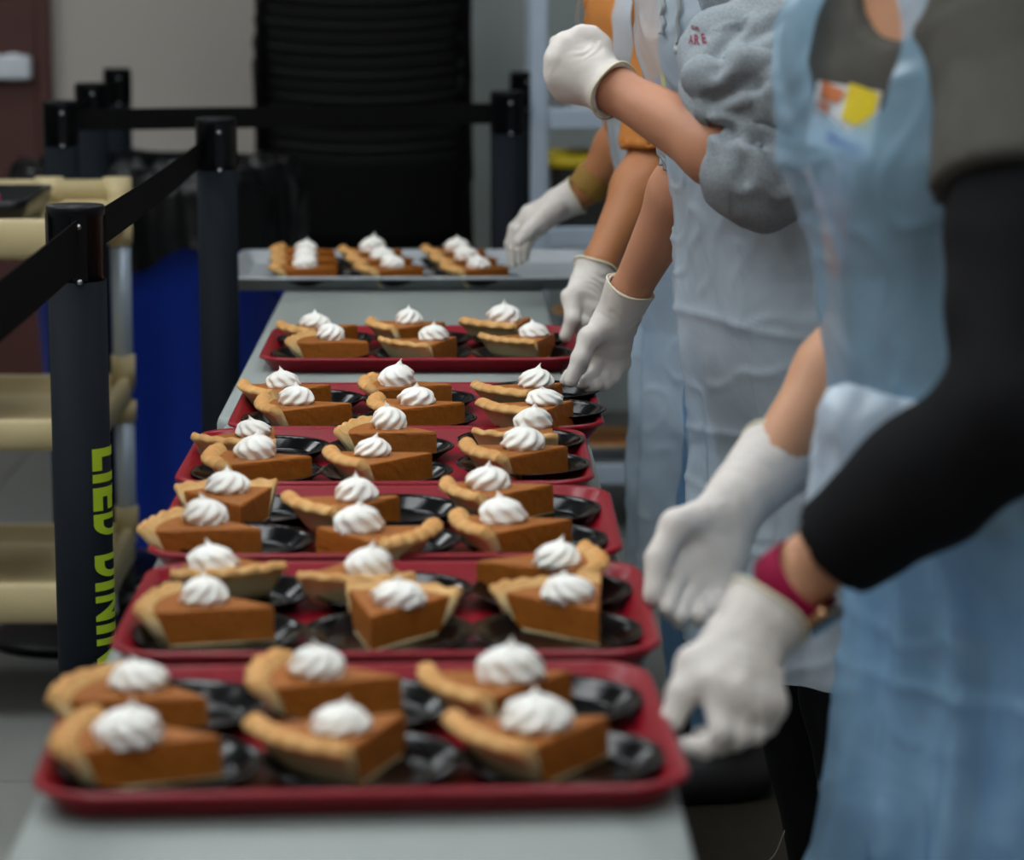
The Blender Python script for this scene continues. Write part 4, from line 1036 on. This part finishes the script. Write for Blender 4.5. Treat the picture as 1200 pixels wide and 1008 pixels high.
# ---------- the helper in the rust-tan shirt
J3 = {'LS': P(796, -5, 4.24), 'LE': P(768, 182, 4.2), 'LW': P(703, 308, 4.1), 'LH': P(690, 335, 4.09),
      'RS': P(730, -8, 4.54), 'RE': P(742, 150, 4.73), 'RW': P(685, 224, 4.74), 'RH': P(655, 240, 4.745)}
ang3 = R(180 + 16); feet3 = [Vector((.41, 4.28, 0)), Vector((.39, 4.5, 0))]
p3 = person('person in rust-tan shirt and plastic apron, gloved hands over the sheet pan and tray', ang3, P(762, -40, 4.4), (.405, 4.4, .90), J3, feet3, M['skin3'], M['hair3'])
trousers(p3, feet3, M['denim'])
top(p3, 'shirt', M['tan'], {'L': (.99, .06, .056, .056), 'R': (.97, .058, .05, .05)}, .86, off=.014, amp=.007, collar=.062, h=.007)
apron(p3, M['apron3'], [(1.27, 30, 42, .03, 0, 0), (1.2, 30, 44, .03, 0, .0), (1.12, 26, 46, .03, 0, .0), (1.085, 0, 52, .032, 0, .0), (1.02, 0, 100, .032, 0, .0), (.95, 0, 130, .03, 0, 0), (.88, 0, 140, .034, .0, .0), (.7, 0, 138, .038, .01, .0), (.36, 0, 132, .04, .02, .0)], fold=.011, seed=8.4, freq=6)
glove(p3, P(698, 313, 4.1), P(692, 330, 4.09), pp([(676, 358, 4.06), (685, 362, 4.06), (694, 364, 4.065), (703, 362, 4.07)]),
      [pp([(684, 378, 4.04), (684, 390, 4.04), (680, 398, 4.045)]), pp([(690, 382, 4.045), (688, 393, 4.05), (684, 399, 4.055)]), pp([(697, 383, 4.055), (694, 394, 4.06), (689, 399, 4.065)]), pp([(704, 378, 4.065), (701, 388, 4.07), (696, 394, 4.075)])],
      pp([(684, 335, 4.08), (669, 348, 4.05), (671, 374, 4.03), (663, 394, 4.03)]), rc=.0335, rw=.028, h=.0024)
glove(p3, P(676, 229, 4.74), P(656, 239, 4.745), pp([(620, 250, 4.73), (622, 256, 4.71), (626, 261, 4.69), (632, 266, 4.675)]),
      [pp([(602, 267, 4.735), (597, 285, 4.74), (599, 306, 4.745)]), pp([(606, 270, 4.71), (601, 290, 4.715), (602, 309, 4.72)]), pp([(613, 277, 4.69), (609, 293, 4.695), (610, 307, 4.70)]), pp([(622, 281, 4.67), (617, 293, 4.672), (616, 303, 4.68)])],
      pp([(648, 246, 4.715), (632, 258, 4.67), (620, 270, 4.65), (608, 282, 4.645)]), rc=.0325, rw=.028, h=.0024)
wb = J3['RE'].lerp(J3['RW'], .86); dr = (J3['RW'] - J3['RE']).normalized()
Q = Field(np.array(wb) - .08, np.array(wb) + .08, .004); Q.cap(wb - dr * .016, wb + dr * .02, .034, .033, 0, bounded=True); Q.cap(wb - dr * .05, wb + dr * .05, .0275, .0255, 0, cut=True, bounded=True)
field_obj('wristband', Q, M['ochre'], p3.root)

# ------------------------------------------------------------------ print and tags lying on the clothes
from mathutils.bvhtree import BVHTree
def bvh(o):
    mw = Matrix.Translation(o.parent.location) if o.parent else Matrix.Identity(4)
    return BVHTree.FromPolygons([mw @ v.co for v in o.data.vertices], [tuple(q.vertices) for q in o.data.polygons])
def hit(tr, px, py, near=None):
    r = tr.ray_cast(Vector((0, 0, CZ)), ray(px, py).normalized())
    if r[0] is None and near: r = tr.find_nearest(P(px, py, near))
    return r[0], r[1]
def decal(name, bm, fx, tr, m, root, lift=.0015):
    """bm holds a flat shape in 0..1; fx maps (u, v) to the pixel whose cloth it lies on"""
    for v in bm.verts:
        q, n = hit(tr, *fx(v.co.x, v.co.y), root.location.y)
        v.co = q + n * lift - root.location
    return link(name, bm_mesh(bm, recalc=False), m, root)
def grid(nx, ny):
    bm = bmesh.new(); g = [[bm.verts.new((i / nx, j / ny, 0)) for i in range(nx + 1)] for j in range(ny + 1)]
    for j in range(ny):
        for i in range(nx): bm.faces.new((g[j][i], g[j + 1][i], g[j + 1][i + 1], g[j][i + 1]))
    return bm
def quad(a, b, c, d):
    return lambda u, v: tuple((1 - u) * (1 - v) * a[i] + u * (1 - v) * b[i] + u * v * c[i] + (1 - u) * v * d[i] for i in (0, 1))
shirt1 = [o for o in p1.root.children if o.name.startswith('shirt')][0]; hoodie = [o for o in p2.root.children if o.name.startswith('hoodie')][0]
shirt3 = [o for o in p3.root.children if o.name.startswith('shirt')][0]
t1, t2, t3 = bvh(shirt1), bvh(hoodie), bvh(shirt3)
# hoodie lettering: corners are upper left, upper right, lower right, lower left as seen
for ch, q in (('o', ((811, 30), (815, 31), (815, 36), (811, 35))), ('n', ((816, 31), (820, 33), (820, 38), (816, 36))),
              ('A', ((808, 41), (813, 42), (813, 53), (808, 52))), ('R', ((814, 41), (820, 42), (821, 54), (815, 53))), ('E', ((822, 40), (827, 40), (829, 51), (824, 52)))):
    f = quad(q[3], q[2], q[1], q[0]); o = decal('print_letter', glyph(ch, .02), f, t2, M['crimprint'], p2.root)
# shirt artwork seen through the film: soft pink and white patches
pm = bpy.data.materials.new('shirt_art'); pm.use_nodes = True; nt = pm.node_tree; b = nt.nodes['Principled BSDF']; b.inputs['Roughness'].default_value = .8
tc = nt.nodes.new('ShaderNodeTexCoord'); n = nt.nodes.new('ShaderNodeTexNoise'); n.inputs['Scale'].default_value = 24; n.inputs['Detail'].default_value = 2; nt.links.new(tc.outputs['Object'], n.inputs['Vector'])
cr = nt.nodes.new('ShaderNodeValToRGB'); cr.color_ramp.elements[0].position = .3; cr.color_ramp.elements[0].color = srgb(150, 150, 150); cr.color_ramp.elements[1].position = .7; cr.color_ramp.elements[1].color = srgb(196, 92, 96)
for ps, c in ((.42, (226, 214, 220)), (.52, (214, 178, 196)), (.6, (222, 206, 206))): e = cr.color_ramp.elements.new(ps); e.color = srgb(*c)
nt.links.new(n.outputs['Fac'], cr.inputs[0]); nt.links.new(cr.outputs[0], b.inputs['Base Color'])
decal('shirt_print', grid(14, 26), quad((944, 196), (1006, 186), (988, 318), (948, 318)), t1, pm, p1.root)
# paper name tag
wtg = decal('name_tag', grid(8, 10), quad((962, 95), (1036, 108), (1022, 190), (948, 168)), t1, M['white'], p1.root, .003); wtg['label'] = 'paper name tag with yellow, orange and blue patches'
for nm, q, m in (('yellow_patch', ((1000, 97), (1034, 110), (1022, 155), (990, 140)), M['yellow']), ('orange_patch', ((968, 94), (996, 108), (986, 122), (966, 116)), M['orangep']), ('orange_patch', ((962, 118), (976, 122), (974, 138), (960, 134)), M['orangep']), ('blue_patch', ((974, 152), (1014, 172), (1010, 184), (972, 164)), M['bluep'])):
    decal(nm, grid(6, 6), quad(*q), t1, m, p1.root, .0042)
tg3 = decal('name_tag', grid(5, 5), quad((770, 88), (786, 88), (784, 108), (768, 108)), t3, M['yellow'], p3.root, .003)
decal('blue_patch', grid(3, 4), quad((770, 90), (774, 90), (772, 106), (768, 106)), t3, M['bluep'], p3.root, .0042)
# drawstrings hanging down over the bib
t5 = bvh(apr2)
for px, y1 in ((776, 40), (794, 60)):
    pts = []
    for i in range(14):
        x_, y_ = px + 1.5 * math.sin(i * .9), 2 + (y1 - 2) * i / 13
        hs = [h for h in (hit(t2, x_, y_), hit(t5, x_, y_)) if h[0] is not None]
        if hs: q, n = min(hs, key=lambda h: h[0].y); pts.append(Vector((q.x, q.y - .006, q.z)) - p2.root.location)
    if len(pts) > 7:
        pts = [pts[0] + Vector((.03, .03, .06)), pts[0] + Vector((.012, .008, .03))] + pts
        bm = bmesh.new(); tube(bm, pts, [.0032] * (len(pts) - 2) + [.0042, .0042], 8); link('drawstring', bm_mesh(bm), M['cord'], p2.root)
# frayed threads at the knee of the near trouser leg
t4 = bvh(trs)
for k in range(6):
    q, n = hit(t4, 914 + 3 * k % 7, 966 + 5 * k)
    if q is None: continue
    d = Vector((-.6, -.3, -.2 - .3 * (k % 3))).normalized(); pts = [q + d * (.006 * i) + Vector((0, 0, .004 * math.sin(i * .8 + k) - .0012 * i)) - p2.root.location for i in range(7)]
    bm = bmesh.new(); tube(bm, pts, .0008, 5); link('loose_thread', bm_mesh(bm), M['thread'], p2.root)
